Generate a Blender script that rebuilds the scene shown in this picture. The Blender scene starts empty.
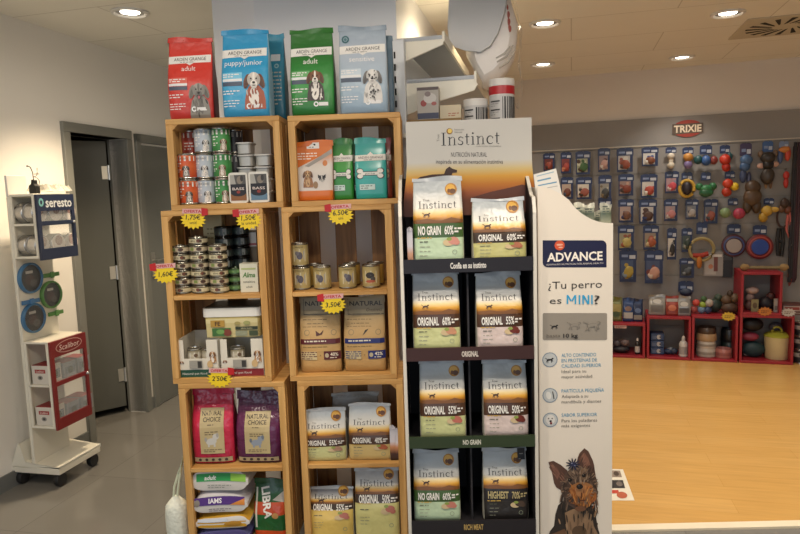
import bpy, bmesh, math, random
from mathutils import Vector, Matrix
from mathutils.geometry import tessellate_polygon
random.seed(7)
R = math.radians
SC = bpy.context.scene
COL = SC.collection
# ------------------------------------------------------------------ camera
FPX, PITCH, ROLL, CAMZ = 646.0, R(6.36), R(1.87), 1.5
_f = Vector((0, math.cos(PITCH), -math.sin(PITCH)))
_u0 = Vector((0, math.sin(PITCH), math.cos(PITCH)))
_r0 = Vector((1, 0, 0))
_r = _r0 * math.cos(ROLL) - _u0 * math.sin(ROLL)
_u = _r0 * math.sin(ROLL) + _u0 * math.cos(ROLL)
CAMP = Vector((0, 0, CAMZ))
cam = bpy.data.cameras.new('camera')
cam.sensor_width = 36.0
cam.lens = FPX / 800.0 * 36.0
cam.clip_start = 0.05
camo = bpy.data.objects.new('camera', cam)
COL.objects.link(camo)
camo.matrix_world = Matrix(((_r.x, _u.x, -_f.x, 0), (_r.y, _u.y, -_f.y, 0), (_r.z, _u.z, -_f.z, CAMZ), (0, 0, 0, 1)))
SC.camera = camo
# ------------------------------------------------------------------ world, light, exposure
SC.view_settings.view_transform = 'Standard'
SC.view_settings.look = 'None'
SC.view_settings.exposure = EXPOSURE = 0.47
SC.view_settings.gamma = 1.0
SC.view_settings.use_curve_mapping = False
wd = bpy.data.worlds.new('daylight')
SC.world = wd
wd.use_nodes = True
wd.node_tree.nodes['Background'].inputs[0].default_value = (0.62, 0.72, 0.9, 1)
wd.node_tree.nodes['Background'].inputs[1].default_value = 0.30
CEIL = 2.53

def area(name, loc, target, sx, sy, power, color):
    l = bpy.data.lights.new(name, 'AREA')
    l.shape = 'RECTANGLE'; l.size = sx; l.size_y = sy; l.energy = power; l.color = color
    o = bpy.data.objects.new(name, l); COL.objects.link(o)
    o.location = loc
    o.rotation_euler = (Vector(target) - Vector(loc)).to_track_quat('-Z', 'Y').to_euler()
    return o
# daylight through the shop window behind the photographer
area('shop_window_daylight', (-0.9, -2.9, 1.5), (-0.6, 3.0, 2.0), 4.2, 2.0, 34, (0.76, 0.87, 1.0))

SPOTS = []
def spot(name, loc, power, color=(1.0, 0.77, 0.47), angle=100, blend=0.6, tgt=None):
    l = bpy.data.lights.new(name, 'SPOT')
    l.energy = power; l.color = color; l.spot_size = R(angle); l.spot_blend = blend; l.shadow_soft_size = 0.06
    o = bpy.data.objects.new(name, l); COL.objects.link(o)
    o.location = loc
    if tgt: o.rotation_euler = (Vector(tgt) - Vector(loc)).to_track_quat('-Z', 'Y').to_euler()
    return o
# ceiling downlights: (x, y, power); the ones in view first, then the rest of the shop's rows and added front fill
WARM = (1.0, 0.87, 0.70)
# placed further down by downlight(), power here
DL_POWER = dict(left=34, room=40, near=40)

# ------------------------------------------------------------------ helpers: pixels to places
def ray(px, py):
    return _f * FPX + _r * (px - 400.0) - _u * (py - 267.0)
class Frame:
    """a local frame: x along a front, y into the depth, z up; angle turns the right end towards the camera"""
    def __init__(s, X, Y, ang):
        a = R(ang); s.a = a
        s.o = Vector((X, Y, 0)); s.ex = Vector((math.cos(a), -math.sin(a), 0)); s.ey = Vector((math.sin(a), math.cos(a), 0))
    def pix(s, px, py, d=0.0):
        n = s.ey; p0 = s.o + s.ey * d; v = ray(px, py)
        t = (p0 - CAMP).dot(n) / v.dot(n)
        p = CAMP + v * t - s.o
        return p.dot(s.ex), p.z
    def side(s, px, py, x):
        """point on the plane local x = const: returns (y, z)"""
        n = s.ex; p0 = s.o + s.ex * x; v = ray(px, py)
        t = (p0 - CAMP).dot(n) / v.dot(n)
        p = CAMP + v * t - s.o
        return p.dot(s.ey), p.z
    def w(s, x, y, z=0.0):
        return s.o + s.ex * x + s.ey * y + Vector((0, 0, z))
    def at(s, o, x, y, z=0.0, yaw=0.0):
        o.location = s.w(x, y, z); o.rotation_euler = (0, 0, -s.a + yaw); return o
def onz(px, py, z):
    v = ray(px, py); t = (z - CAMZ) / v.z
    return CAMP + v * t

# ------------------------------------------------------------------ materials
def lin(h):
    if isinstance(h, str):
        h = h.lstrip('#'); c = [int(h[i:i + 2], 16) / 255 for i in (0, 2, 4)]
    else: c = list(h)
    return tuple(((x / 12.92) if x <= .04045 else ((x + .055) / 1.055) ** 2.4) for x in c) + (1.0,)
_M = {}
def mat(h, rough=0.5, metal=0.0, noise=0.06, scale=12.0, emit=0.0, bump=0.0):
    key = (h, rough, metal, noise, scale, emit, bump)
    if key in _M: return _M[key]
    m = bpy.data.materials.new('surface_' + str(h).strip('#')); m.use_nodes = True
    nt = m.node_tree; b = nt.nodes['Principled BSDF']
    b.inputs['Roughness'].default_value = rough; b.inputs['Metallic'].default_value = metal
    c = lin(h)
    if noise:
        tc = nt.nodes.new('ShaderNodeTexCoord'); n = nt.nodes.new('ShaderNodeTexNoise'); n.inputs['Scale'].default_value = scale
        n.inputs['Detail'].default_value = 3
        mx = nt.nodes.new('ShaderNodeMix'); mx.data_type = 'RGBA'
        mx.inputs[6].default_value = tuple(x * (1 - noise) for x in c[:3]) + (1,)
        mx.inputs[7].default_value = tuple(min(1, x * (1 + noise)) for x in c[:3]) + (1,)
        nt.links.new(tc.outputs['Object'], n.inputs['Vector']); nt.links.new(n.outputs[0], mx.inputs[0]); nt.links.new(mx.outputs[2], b.inputs['Base Color'])
        if bump:
            bp = nt.nodes.new('ShaderNodeBump'); bp.inputs['Strength'].default_value = bump; bp.inputs['Distance'].default_value = 0.01
            nt.links.new(n.outputs[0], bp.inputs['Height']); nt.links.new(bp.outputs[0], b.inputs['Normal'])
    else: b.inputs['Base Color'].default_value = c
    if emit:
        b.inputs['Emission Color'].default_value = c; b.inputs['Emission Strength'].default_value = emit
    _M[key] = m
    return m
def ramp(stops, rough=0.4, axis=1, const=False, bump=0.0):
    """printed film: colour bands along the UV height (axis 1) or width (axis 0)"""
    key = ('ramp', tuple(stops), rough, axis, const, bump)
    if key in _M: return _M[key]
    m = bpy.data.materials.new('printed_film'); m.use_nodes = True
    nt = m.node_tree; b = nt.nodes['Principled BSDF']; b.inputs['Roughness'].default_value = rough
    uv = nt.nodes.new('ShaderNodeUVMap'); sp = nt.nodes.new('ShaderNodeSeparateXYZ'); r = nt.nodes.new('ShaderNodeValToRGB')
    r.color_ramp.interpolation = 'CONSTANT' if const else 'LINEAR'
    el = r.color_ramp.elements
    while len(el) < len(stops): el.new(0.5)
    for e, (p, h) in zip(el, stops): e.position = p; e.color = lin(h)
    nt.links.new(uv.outputs[0], sp.inputs[0]); nt.links.new(sp.outputs[axis], r.inputs[0]); nt.links.new(r.outputs[0], b.inputs['Base Color'])
    if bump:
        tc = nt.nodes.new('ShaderNodeTexCoord'); n = nt.nodes.new('ShaderNodeTexNoise'); n.inputs['Scale'].default_value = 22
        bp = nt.nodes.new('ShaderNodeBump'); bp.inputs['Strength'].default_value = bump; bp.inputs['Distance'].default_value = 0.02
        nt.links.new(tc.outputs['Object'], n.inputs['Vector']); nt.links.new(n.outputs[0], bp.inputs['Height']); nt.links.new(bp.outputs[0], b.inputs['Normal'])
    _M[key] = m
    return m
def clear(h='f2f6f6', rough=0.04, alpha=0.22):
    """clear plastic: mostly see-through with a glossy skin"""
    key = ('clear', h, rough, alpha)
    if key in _M: return _M[key]
    m = bpy.data.materials.new('clear_plastic'); m.use_nodes = True
    nt = m.node_tree; b = nt.nodes['Principled BSDF']
    b.inputs['Base Color'].default_value = lin(h); b.inputs['Roughness'].default_value = rough; b.inputs['Alpha'].default_value = alpha
    _M[key] = m
    return m
def tiles(name, c1, c2, mortar, bw, bh, ang, rough, msize=0.006, offset=0.0, noise=0.05, stretch=None):
    m = bpy.data.materials.new(name); m.use_nodes = True
    nt = m.node_tree; b = nt.nodes['Principled BSDF']; b.inputs['Roughness'].default_value = rough
    tc = nt.nodes.new('ShaderNodeTexCoord'); mp = nt.nodes.new('ShaderNodeMapping'); mp.inputs['Rotation'].default_value = (0, 0, R(ang))
    br = nt.nodes.new('ShaderNodeTexBrick'); br.offset = offset; br.inputs['Scale'].default_value = 1.0
    br.inputs['Color1'].default_value = lin(c1); br.inputs['Color2'].default_value = lin(c2); br.inputs['Mortar'].default_value = lin(mortar)
    br.inputs['Mortar Size'].default_value = msize; br.inputs['Mortar Smooth'].default_value = 0.3
    br.inputs['Brick Width'].default_value = bw; br.inputs['Row Height'].default_value = bh
    nt.links.new(tc.outputs['Object'], mp.inputs[0]); nt.links.new(mp.outputs[0], br.inputs['Vector'])
    n = nt.nodes.new('ShaderNodeTexNoise'); n.inputs['Scale'].default_value = 3.0; n.inputs['Detail'].default_value = 6
    if stretch:
        m2 = nt.nodes.new('ShaderNodeMapping'); m2.inputs['Scale'].default_value = stretch
        nt.links.new(mp.outputs[0], m2.inputs[0]); nt.links.new(m2.outputs[0], n.inputs['Vector'])
    else: nt.links.new(tc.outputs['Object'], n.inputs['Vector'])
    mx = nt.nodes.new('ShaderNodeMix'); mx.data_type = 'RGBA'; mx.blend_type = 'MULTIPLY'; mx.inputs[0].default_value = 1.0
    mr = nt.nodes.new('ShaderNodeMapRange'); mr.inputs[3].default_value = 1 - noise * 2; mr.inputs[4].default_value = 1 + noise * 2
    nt.links.new(n.outputs[0], mr.inputs[0]); nt.links.new(br.outputs['Color'], mx.inputs[6]); nt.links.new(mr.outputs[0], mx.inputs[7])
    nt.links.new(mx.outputs[2], b.inputs['Base Color'])
    return m
def wood(c1, c2, rough=0.55, along='z'):
    key = ('wood', c1, c2, rough, along)
    if key in _M: return _M[key]
    m = bpy.data.materials.new('wood_grain'); m.use_nodes = True
    nt = m.node_tree; b = nt.nodes['Principled BSDF']; b.inputs['Roughness'].default_value = rough
    tc = nt.nodes.new('ShaderNodeTexCoord'); mp = nt.nodes.new('ShaderNodeMapping')
    mp.inputs['Scale'].default_value = {'z': (26, 26, 1.6), 'x': (1.6, 26, 26), 'y': (26, 1.6, 26)}[along]
    n = nt.nodes.new('ShaderNodeTexNoise'); n.inputs['Scale'].default_value = 1.5; n.inputs['Detail'].default_value = 5; n.inputs['Distortion'].default_value = 0.7
    r = nt.nodes.new('ShaderNodeValToRGB')
    r.color_ramp.elements[0].position = .3; r.color_ramp.elements[0].color = lin(c2); r.color_ramp.elements[1].position = .62; r.color_ramp.elements[1].color = lin(c1)
    nt.links.new(tc.outputs['Object'], mp.inputs[0]); nt.links.new(mp.outputs[0], n.inputs['Vector']); nt.links.new(n.outputs[0], r.inputs[0]); nt.links.new(r.outputs[0], b.inputs['Base Color'])
    _M[key] = m
    return m

# ------------------------------------------------------------------ helpers: mesh building
class MB:
    def __init__(s): s.v = []; s.f = []; s.m = []; s.uv = []; s.mats = []
    def mi(s, m):
        if m not in s.mats: s.mats.append(m)
        return s.mats.index(m)
    def face(s, idx, m, uv=None):
        s.f.append(tuple(idx)); s.m.append(s.mi(m)); s.uv.append(uv)
    def quadbox(s, pts, m):
        b = len(s.v); s.v += [Vector(p) for p in pts]
        for q in ((0, 3, 2, 1), (4, 5, 6, 7), (0, 1, 5, 4), (1, 2, 6, 5), (2, 3, 7, 6), (3, 0, 4, 7)): s.face([b + i for i in q], m)
    def box(s, x0, x1, y0, y1, z0, z1, m):
        s.quadbox([(x0, y0, z0), (x1, y0, z0), (x1, y1, z0), (x0, y1, z0), (x0, y0, z1), (x1, y0, z1), (x1, y1, z1), (x0, y1, z1)], m)
        return s
    def lathe(s, prof, m, n=20, c=(0, 0, 0), axis='z', cap=True):
        rings = []
        for r, h in prof:
            ring = []
            for i in range(n):
                a = 2 * math.pi * i / n
                p = (r * math.cos(a), r * math.sin(a), h)
                if axis == 'y': p = (p[0], h, p[1])
                if axis == 'x': p = (h, p[0], p[1])
                ring.append(len(s.v)); s.v.append(Vector(p) + Vector(c))
            rings.append(ring)
        for k in range(len(rings) - 1):
            a, b = rings[k], rings[k + 1]
            for i in range(n):
                j = (i + 1) % n; s.face((a[i], a[j], b[j], b[i]), m)
        if cap:
            s.face(rings[0][::-1], m); s.face(rings[-1], m)
        return s
    def tube(s, pts, r, m, n=8, closed=False):
        pts = [Vector(p) for p in pts]; rings = []; N = len(pts)
        for k, p in enumerate(pts):
            if closed: t = pts[(k + 1) % N] - pts[k - 1]
            else: t = pts[min(k + 1, N - 1)] - pts[max(k - 1, 0)]
            t.normalize(); up = Vector((0, 0, 1)) if abs(t.z) < .9 else Vector((1, 0, 0))
            e1 = t.cross(up).normalized(); e2 = t.cross(e1).normalized()
            rr = r[k] if isinstance(r, (list, tuple)) else r
            ring = []
            for i in range(n):
                a = 2 * math.pi * i / n; ring.append(len(s.v)); s.v.append(p + (e1 * math.cos(a) + e2 * math.sin(a)) * rr)
            rings.append(ring)
        for k in range(N if closed else N - 1):
            a, b = rings[k], rings[(k + 1) % N]
            for i in range(n):
                j = (i + 1) % n; s.face((a[i], b[i], b[j], a[j]), m)
        if not closed: s.face(rings[0], m); s.face(rings[-1][::-1], m)
        return s
    def prism(s, poly, m, f0, f1):
        """poly: 2D points; f0/f1 map (a, b) to the two end planes"""
        b = len(s.v); n = len(poly)
        s.v += [Vector(f0(*p)) for p in poly] + [Vector(f1(*p)) for p in poly]
        for t in tessellate_polygon([[Vector((p[0], p[1], 0)) for p in poly]]):
            s.face([b + i for i in t], m); s.face([b + n + i for i in t[::-1]], m)
        for i in range(n):
            j = (i + 1) % n; s.face((b + i, b + j, b + n + j, b + n + i), m)
        return s
    def ball(s, c, r, m, nu=14, nv=9, e=1.0, wob=0.0, seed=0):
        rx, ry, rz = (r if isinstance(r, (tuple, list)) else (r, r, r)); c = Vector(c); b = len(s.v)
        sg = lambda t: (abs(t) ** e) * (1 if t > 0 else -1)
        for k in range(nv + 1):
            ph = math.pi * k / nv
            for i in range(nu):
                a = 2 * math.pi * i / nu
                q = 1 + wob * math.sin(3 * a + seed + 2.1 * ph) * math.sin(ph)
                s.v.append(c + Vector((rx * sg(math.sin(ph)) * sg(math.cos(a)) * q, ry * sg(math.sin(ph)) * sg(math.sin(a)) * q, rz * sg(math.cos(ph)))))
        for k in range(nv):
            for i in range(nu):
                j = (i + 1) % nu
                s.face((b + k * nu + i, b + (k + 1) * nu + i, b + (k + 1) * nu + j, b + k * nu + j), m)
        return s
    def build(s, name, parent=None, smooth=True, angle=35, bevel=0.0):
        me = bpy.data.meshes.new(name)
        me.from_pydata([tuple(v) for v in s.v], [], s.f)
        for m in s.mats: me.materials.append(m)
        for p, k in zip(me.polygons, s.m): p.material_index = k
        if any(u is not None for u in s.uv):
            L = me.uv_layers.new(name='UVMap')
            for p, u in zip(me.polygons, s.uv):
                for q, li in enumerate(p.loop_indices): L.data[li].uv = u[q] if u else (0.5, 0.5)
        if smooth:
            for p in me.polygons: p.use_smooth = True
            me.set_sharp_from_angle(angle=R(angle))
        me.update()
        o = bpy.data.objects.new(name, me); COL.objects.link(o)
        if bevel:
            bv = o.modifiers.new('bevel', 'BEVEL'); bv.width = bevel; bv.segments = 2; bv.limit_method = 'ANGLE'; bv.angle_limit = R(40)
        if parent: o.parent = parent
        return o
def tag(o, label=None, cat=None, group=None, kind=None):
    if label: o['label'] = label
    if cat: o['category'] = cat
    if group: o['group'] = group
    if kind: o['kind'] = kind
    return o
def thing(name, label, cat, group=None):
    o = bpy.data.objects.new(name, None); COL.objects.link(o); o.empty_display_size = 0.05
    return tag(o, label, cat, group)
def struct(mb, name, parent=None, **k):
    o = mb.build(name, parent, **k)
    if not parent: o['kind'] = 'structure'
    return o
def dup(root, label=None, group=None):
    r = root.copy(); COL.objects.link(r)
    for ch in list(root.children):
        c = ch.copy(); COL.objects.link(c); c.parent = r
        for g in list(ch.children):
            d = g.copy(); COL.objects.link(d); d.parent = c
    if label: r['label'] = label
    if group: r['group'] = group
    return r

# ------------------------------------------------------------------ helpers: printed artwork (flat shapes mapped onto a surface)
_T = {}
def text_tris(s, bold=0.0, spacing=1.0):
    key = (s, bold, spacing)
    if key in _T: return _T[key]
    cu = bpy.data.curves.new('t', 'FONT'); cu.body = s; cu.resolution_u = 2; cu.offset = bold; cu.space_character = spacing
    ob = bpy.data.objects.new('t', cu); me = ob.to_mesh()
    vs = [(v.co.x, v.co.y) for v in me.vertices]; fs = [tuple(p.vertices) for p in me.polygons]
    ob.to_mesh_clear(); bpy.data.objects.remove(ob); bpy.data.curves.remove(cu)
    _T[key] = (vs, fs)
    return _T[key]
def _serif(ch):
    """thin book-face letters as polygons, x-height 0.62, cap height 0.95; returns (polys, advance)"""
    def rc(x0, y0, x1, y1): return [(x0, y0), (x1, y0), (x1, y1), (x0, y1)]
    def arc(cx, cy, rx, ry, a0, a1, w0, w1, n=9):
        o, i = [], []
        for k in range(n + 1):
            a = R(a0 + (a1 - a0) * k / n); q = w0 + (w1 - w0) * math.sin(math.pi * k / n)
            o.append((cx + rx * math.cos(a), cy + ry * math.sin(a))); i.append((cx + (rx - q) * math.cos(a), cy + (ry - q) * math.sin(a)))
        return [[o[k], o[k + 1], i[k + 1], i[k]] for k in range(n)]
    t = .035
    if ch == 'I': return [rc(.13, 0, .23, .95), rc(.02, 0, .34, t), rc(.02, .95 - t, .34, .95)], .44
    if ch == 'n': return [rc(.09, 0, .17, .62), rc(.01, 0, .25, t), rc(.01, .58, .12, .62), rc(.44, 0, .52, .42), rc(.36, 0, .60, t)] + arc(.345, .42, .175, .2, 0, 160, .07, .03), .66
    if ch == 'i': return [rc(.09, 0, .17, .62), rc(.01, 0, .25, t), rc(.01, .58, .12, .62), [(.13 + .065 * math.cos(a * .7), .84 + .065 * math.sin(a * .7)) for a in range(9)]], .33
    if ch == 's': return arc(.22, .47, .17, .16, 20, 270, .03, .075) + arc(.22, .155, .19, .165, 90, -165, .03, .08) + [rc(.375, .47, .40, .6), rc(.025, .02, .05, .17)], .48
    if ch == 't': return [rc(.12, .1, .20, .82), rc(.02, .57, .34, .62)] + arc(.245, .12, .125, .13, 180, 310, .075, .02), .42
    if ch == 'c': return arc(.29, .31, .26, .32, 40, 320, .03, .1, 14) + [rc(.44, .42, .5, .53)], .58
    return [rc(.05, 0, .1, .6)], .3
def shapes(items):
    """items -> list of (verts2d, faces, colour, layer)"""
    out = []
    for k, it in enumerate(items):
        t = it[0]
        if t == 'rect':
            _, x0, z0, x1, z1, c = it
            nx = max(1, min(10, int(abs(x1 - x0) / .018))); nz = max(1, min(10, int(abs(z1 - z0) / .018)))
            vs = [(x0 + (x1 - x0) * i / nx, z0 + (z1 - z0) * j / nz) for j in range(nz + 1) for i in range(nx + 1)]
            fs = [(j * (nx + 1) + i, j * (nx + 1) + i + 1, (j + 1) * (nx + 1) + i + 1, (j + 1) * (nx + 1) + i) for j in range(nz) for i in range(nx)]
            out.append((vs, fs, c, k))
        elif t == 'ell':
            _, cx, cz, rx, rz, c = it[:6]; rot = R(it[6]) if len(it) > 6 else 0
            n = 16; vs = [(cx, cz)]; fs = []
            for q in (.5, 1.0):
                for i in range(n):
                    a = 2 * math.pi * i / n; x, z = rx * q * math.cos(a), rz * q * math.sin(a)
                    vs.append((cx + x * math.cos(rot) - z * math.sin(rot), cz + x * math.sin(rot) + z * math.cos(rot)))
            for i in range(n):
                j = (i + 1) % n; fs.append((0, 1 + i, 1 + j)); fs.append((1 + i, 1 + n + i, 1 + n + j, 1 + j))
            out.append((vs, fs, c, k))
        elif t == 'ring':
            _, cx, cz, r0, r1, c = it; n = 24
            vs = [(cx + r * math.cos(2 * math.pi * i / n), cz + r * math.sin(2 * math.pi * i / n)) for r in (r0, r1) for i in range(n)]
            out.append((vs, [(i, (i + 1) % n, n + (i + 1) % n, n + i) for i in range(n)], c, k))
        elif t == 'poly':
            pts, c = it[1], it[2]
            vs = [tuple(p) for p in pts]; fs = [tuple(q) for q in tessellate_polygon([[Vector((p[0], p[1], 0)) for p in pts]])]
            if it[-1] != 'flat':
                for _ in range(4):      # split long triangles so that the print follows a bulging surface
                    big = max(math.dist(vs[f[i]], vs[f[i - 1]]) for f in fs for i in range(3))
                    if big < .016: break
                    mid = {}; nf = []
                    def md(i, j):
                        q = (min(i, j), max(i, j))
                        if q not in mid: mid[q] = len(vs); vs.append(((vs[i][0] + vs[j][0]) / 2, (vs[i][1] + vs[j][1]) / 2))
                        return mid[q]
                    for (i, j, l) in fs:
                        x, y, w = md(i, j), md(j, l), md(l, i); nf += [(i, x, w), (x, j, y), (w, y, l), (x, y, w)]
                    fs = nf
            out.append((vs, fs, c, k))
        elif t == 'text':
            _, s, cx, cz, h, c = it[:6]; o = it[6] if len(it) > 6 else {}
            vs, fs = text_tris(s, o.get('bold', 0.0), o.get('sp', 1.0))
            if not vs: continue
            sc = h / .72
            x0 = min(v[0] for v in vs); x1 = max(v[0] for v in vs); wid = (x1 - x0) * sc; sx = sc
            if o.get('w'): sx = o['w'] / (x1 - x0)
            wid = (x1 - x0) * sx
            ox = cx - (0 if o.get('al') == 'l' else wid / 2) - x0 * sx
            sh = o.get('shear', 0.0); ro = R(o.get('rot', 0.0)); vv = []
            for v in vs:
                x, z = ox + v[0] * sx + sh * v[1] * sc - cx, v[1] * sc - h / 2
                vv.append((cx + x * math.cos(ro) - z * math.sin(ro), cz + x * math.sin(ro) + z * math.cos(ro)))
            out.append((vv, fs, c, k))
        elif t == 'serif':
            _, s, cx, cz, h, c = it[:6]; sc = h / .95
            adv = []; ps = []; x = 0
            for ch in s:
                p, a = _serif(ch); ps += [[(x + q[0], q[1]) for q in pp] for pp in p]; x += a + .03
            wd_ = it[6] if len(it) > 6 else x * sc
            sx = wd_ / x
            for p in ps:
                pts = [(cx - wd_ / 2 + q[0] * sx, cz - h / 2 + q[1] * sc) for q in p]
                out.append((pts, [tuple(range(len(pts)))], c, k))
        elif t == 'lines':   # illegible small print: rows of short strokes
            _, x0, z1, x1, rows, pitch, hh, c = it
            rnd = random.Random(int(abs(x0) * 9999 + rows))
            for r_ in range(rows):
                xe = x1 if r_ < rows - 1 else x0 + (x1 - x0) * .7
                x = x0
                while x < xe - .004:
                    l = min(rnd.uniform(.006, .02), xe - x); z = z1 - r_ * pitch
                    out.append(([(x, z - hh), (x + l, z - hh), (x + l, z), (x, z)], [(0, 1, 2, 3)], c, k)); x += l + .004
    return out
def art(mb, items, P, off=0.0008, step=0.00018, rough=0.45):
    """print the items with P(x, z, out) -> 3D point, out = distance lifted off the surface"""
    for vs, fs, c, k in shapes(items):
        o = off + step * k; b = len(mb.v); m = mat(c, rough, 0, 0.03)
        mb.v += [Vector(P(x, z, o)) for x, z in vs]
        for f in fs:
            p = [mb.v[b + i] for i in f]
            mb.face([b + i for i in f], m)
    return mb
def flat(y0=0.0): return lambda x, z, o: (x, y0 - o, z)

# dog portraits (print only): head centre, half-size s, coat colours
def dog(cx, cz, s, coat, ear, muzzle='efe6da', body=None, spots=None, drop=True, tongue=False):
    rnd = random.Random(int(abs(cx) * 1e5) + int(abs(cz) * 1e4)); it = []
    mul = lambda h, q: ''.join('%02x' % max(0, min(255, int(int(h[i:i + 2], 16) * q))) for i in (0, 2, 4))
    E = lambda x, z, a, b, c, r=0: it.append(('ell', cx + x * s, cz + z * s, a * s, b * s, c, r))
    if body:
        it.append(('poly', [(cx + x * s, cz + z * s) for x, z in ((-.5, -.5), (.5, -.5), (.95, -1.1), (1.1, -2.0), (1.1, -2.9), (-1.1, -2.9), (-1.05, -2.0), (-.85, -1.1))], body))
        E(-.05, -1.7, .5, 1.1, muzzle)
        for _ in range(14): E(rnd.uniform(-.9, .9), rnd.uniform(-2.7, -.9), .09, .3, mul(rnd.choice((body, body, muzzle)), rnd.uniform(.65, 1.1)), rnd.uniform(-25, 25))
    if drop: E(-.76, -.05, .30, .78, ear, -16); E(.76, -.05, .30, .78, ear, 16); E(-.8, -.25, .16, .5, mul(ear, .75), -16); E(.8, -.25, .16, .5, mul(ear, .75), 16)
    else:
        it.append(('poly', [(cx - .95 * s, cz + 1.05 * s), (cx - .9 * s, cz + .1 * s), (cx - .2 * s, cz + .6 * s)], ear)); it.append(('poly', [(cx + .95 * s, cz + 1.05 * s), (cx + .2 * s, cz + .6 * s), (cx + .9 * s, cz + .1 * s)], ear))
    E(0, .15, .66, .72, coat); E(-.42, .02, .26, .5, mul(coat, .85), 8); E(.42, .02, .26, .5, mul(coat, .85), -8); E(0, .42, .12, .44, muzzle); E(0, -.38, .37, .44, muzzle); E(0, -.55, .3, .26, mul(muzzle, .88))
    E(-.28, .2, .09, .09, '1a120e'); E(.28, .2, .09, .09, '1a120e'); E(0, -.2, .16, .12, '15100e'); E(0, -.5, .17, .10 if tongue else .04, '2a1814')
    if tongue: E(.02, -.68, .11, .18, 'b8606a')
    if spots:
        for _ in range(26):
            q, an = rnd.uniform(.15, .95), rnd.uniform(0, 6.28); z = rnd.choice((.1, -1.8, -1.8))
            E(.75 * q * math.cos(an), z + .85 * q * math.sin(an), rnd.uniform(.05, .1), rnd.uniform(.06, .13), spots, rnd.uniform(0, 90))
    return it
def run_dog(x, z, s, c):
    """small running dog silhouette"""
    return [('ell', x, z, 1.0 * s, .36 * s, c, 6), ('ell', x + 1.15 * s, z + .42 * s, .42 * s, .26 * s, c, 10), ('poly', [(x + .6 * s, z), (x + 1.0 * s, z + .6 * s), (x + 1.25 * s, z + .3 * s), (x + .9 * s, z - .2 * s)], c),
            ('poly', [(x - .9 * s, z + .2 * s), (x - 1.7 * s, z + .65 * s), (x - 1.6 * s, z + .75 * s), (x - .7 * s, z + .35 * s)], c),
            ('poly', [(x - .8 * s, z), (x - 1.3 * s, z - 1.0 * s), (x - 1.1 * s, z - 1.0 * s), (x - .45 * s, z - .1 * s)], c), ('poly', [(x - .6 * s, z), (x - .7 * s, z - 1.1 * s), (x - .5 * s, z - 1.1 * s), (x - .3 * s, z - .1 * s)], c),
            ('poly', [(x + .5 * s, z), (x + .7 * s, z - 1.1 * s), (x + .9 * s, z - 1.1 * s), (x + .85 * s, z)], c), ('poly', [(x + .7 * s, z + .1 * s), (x + 1.2 * s, z - .8 * s), (x + 1.35 * s, z - .7 * s), (x + 1.0 * s, z + .2 * s)], c)]
# ================================================================== the room
LW = Frame(-2.135, 3.346, 12.5)            # left wall: local x = 0, y runs along the wall
BW = Frame(2.47, 5.41, 18.0)              # back wall: cube fronts on local y = 0, wall face on y = BWD
BWD = 0.37
DV = Frame(0.02, 3.12, 12.5)              # dividing wall: its right front corner
PLASTER = mat('ebe7df', 0.85, 0, 0.03, 2.0)
GREYDOOR = mat('7b7b74', 0.5, 0, 0.03, 5)
SKIRT = mat('6f716f', 0.5, 0, 0.04, 6)

# floor: tiles on the shop side, wooden boards beyond a pale strip on the right
TILE = tiles('floor_tiles', '75726c', '797670', '66635e', 0.6, 0.6, 12.5, 0.13, 0.0025, 0, 0.03)
BOARD = tiles('floor_boards', 'c89c5a', 'c29552', 'b58746', 1.25, 0.14, 14.0, 0.22, 0.0012, 0.37, 0.10, (1.2, 16, 1))
m = MB(); m.box(-6, 7, -4, 10.5, -0.1, 0.0, TILE); struct(m, 'floor', smooth=False)
E0 = onz(640, 526, 0); ya = E0.y
ex = Vector((math.cos(R(1.0)), -math.sin(R(1.0))))
def eline(x): return E0.y - (x - E0.x) * math.tan(R(1.0))
xl = 0.35
def dvx(y): return xl + (y - 3.1) * math.tan(R(12.5))
m = MB(); m.prism([(xl, eline(xl)), (7, eline(7)), (7, 10.4), (dvx(10.4), 10.4), (xl, 3.1)], BOARD, lambda x, y: (x, y, 0.0), lambda x, y: (x, y, 0.006)); struct(m, 'floor_boards', smooth=False)
m = MB(); m.prism([(xl, eline(xl) - .05), (7, eline(7) - .05), (7, eline(7)), (xl, eline(xl))], mat('dfd2b8', .4), lambda x, y: (x, y, 0.0), lambda x, y: (x, y, 0.010)); struct(m, 'trim_1', smooth=False)

# ceiling panels
CEILM = tiles('ceiling_panels', 'ebe7da', 'efebde', 'ccc6b6', 1.2, 0.6, 15.0, 0.75, 0.004, 0.5, 0.02)
m = MB(); m.box(-6, 7, -4, 10.5, CEIL, CEIL + .1, CEILM); struct(m, 'ceiling', smooth=False)

# left wall with the doorway cut out
d1a, d1b, d1z = 0.665, 1.215, 1.945
m = MB()
for y0, y1, z0, z1 in ((-7.0, d1a, 0, CEIL), (d1b, 8.0, 0, CEIL), (d1a, d1b, d1z, CEIL)): m.box(-.12, 0, y0, y1, z0, z1, PLASTER)
LW.at(struct(m, 'wall_left', smooth=False), 0, 0)
m = MB()
for y0, y1 in ((-7.0, d1a - .06), (d1b + .06, 1.33), (2.12, 7.9)): m.box(0, .012, y0, y1, 0, .085, SKIRT)
LW.at(struct(m, 'baseboard_left', smooth=False), 0, 0)
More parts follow.
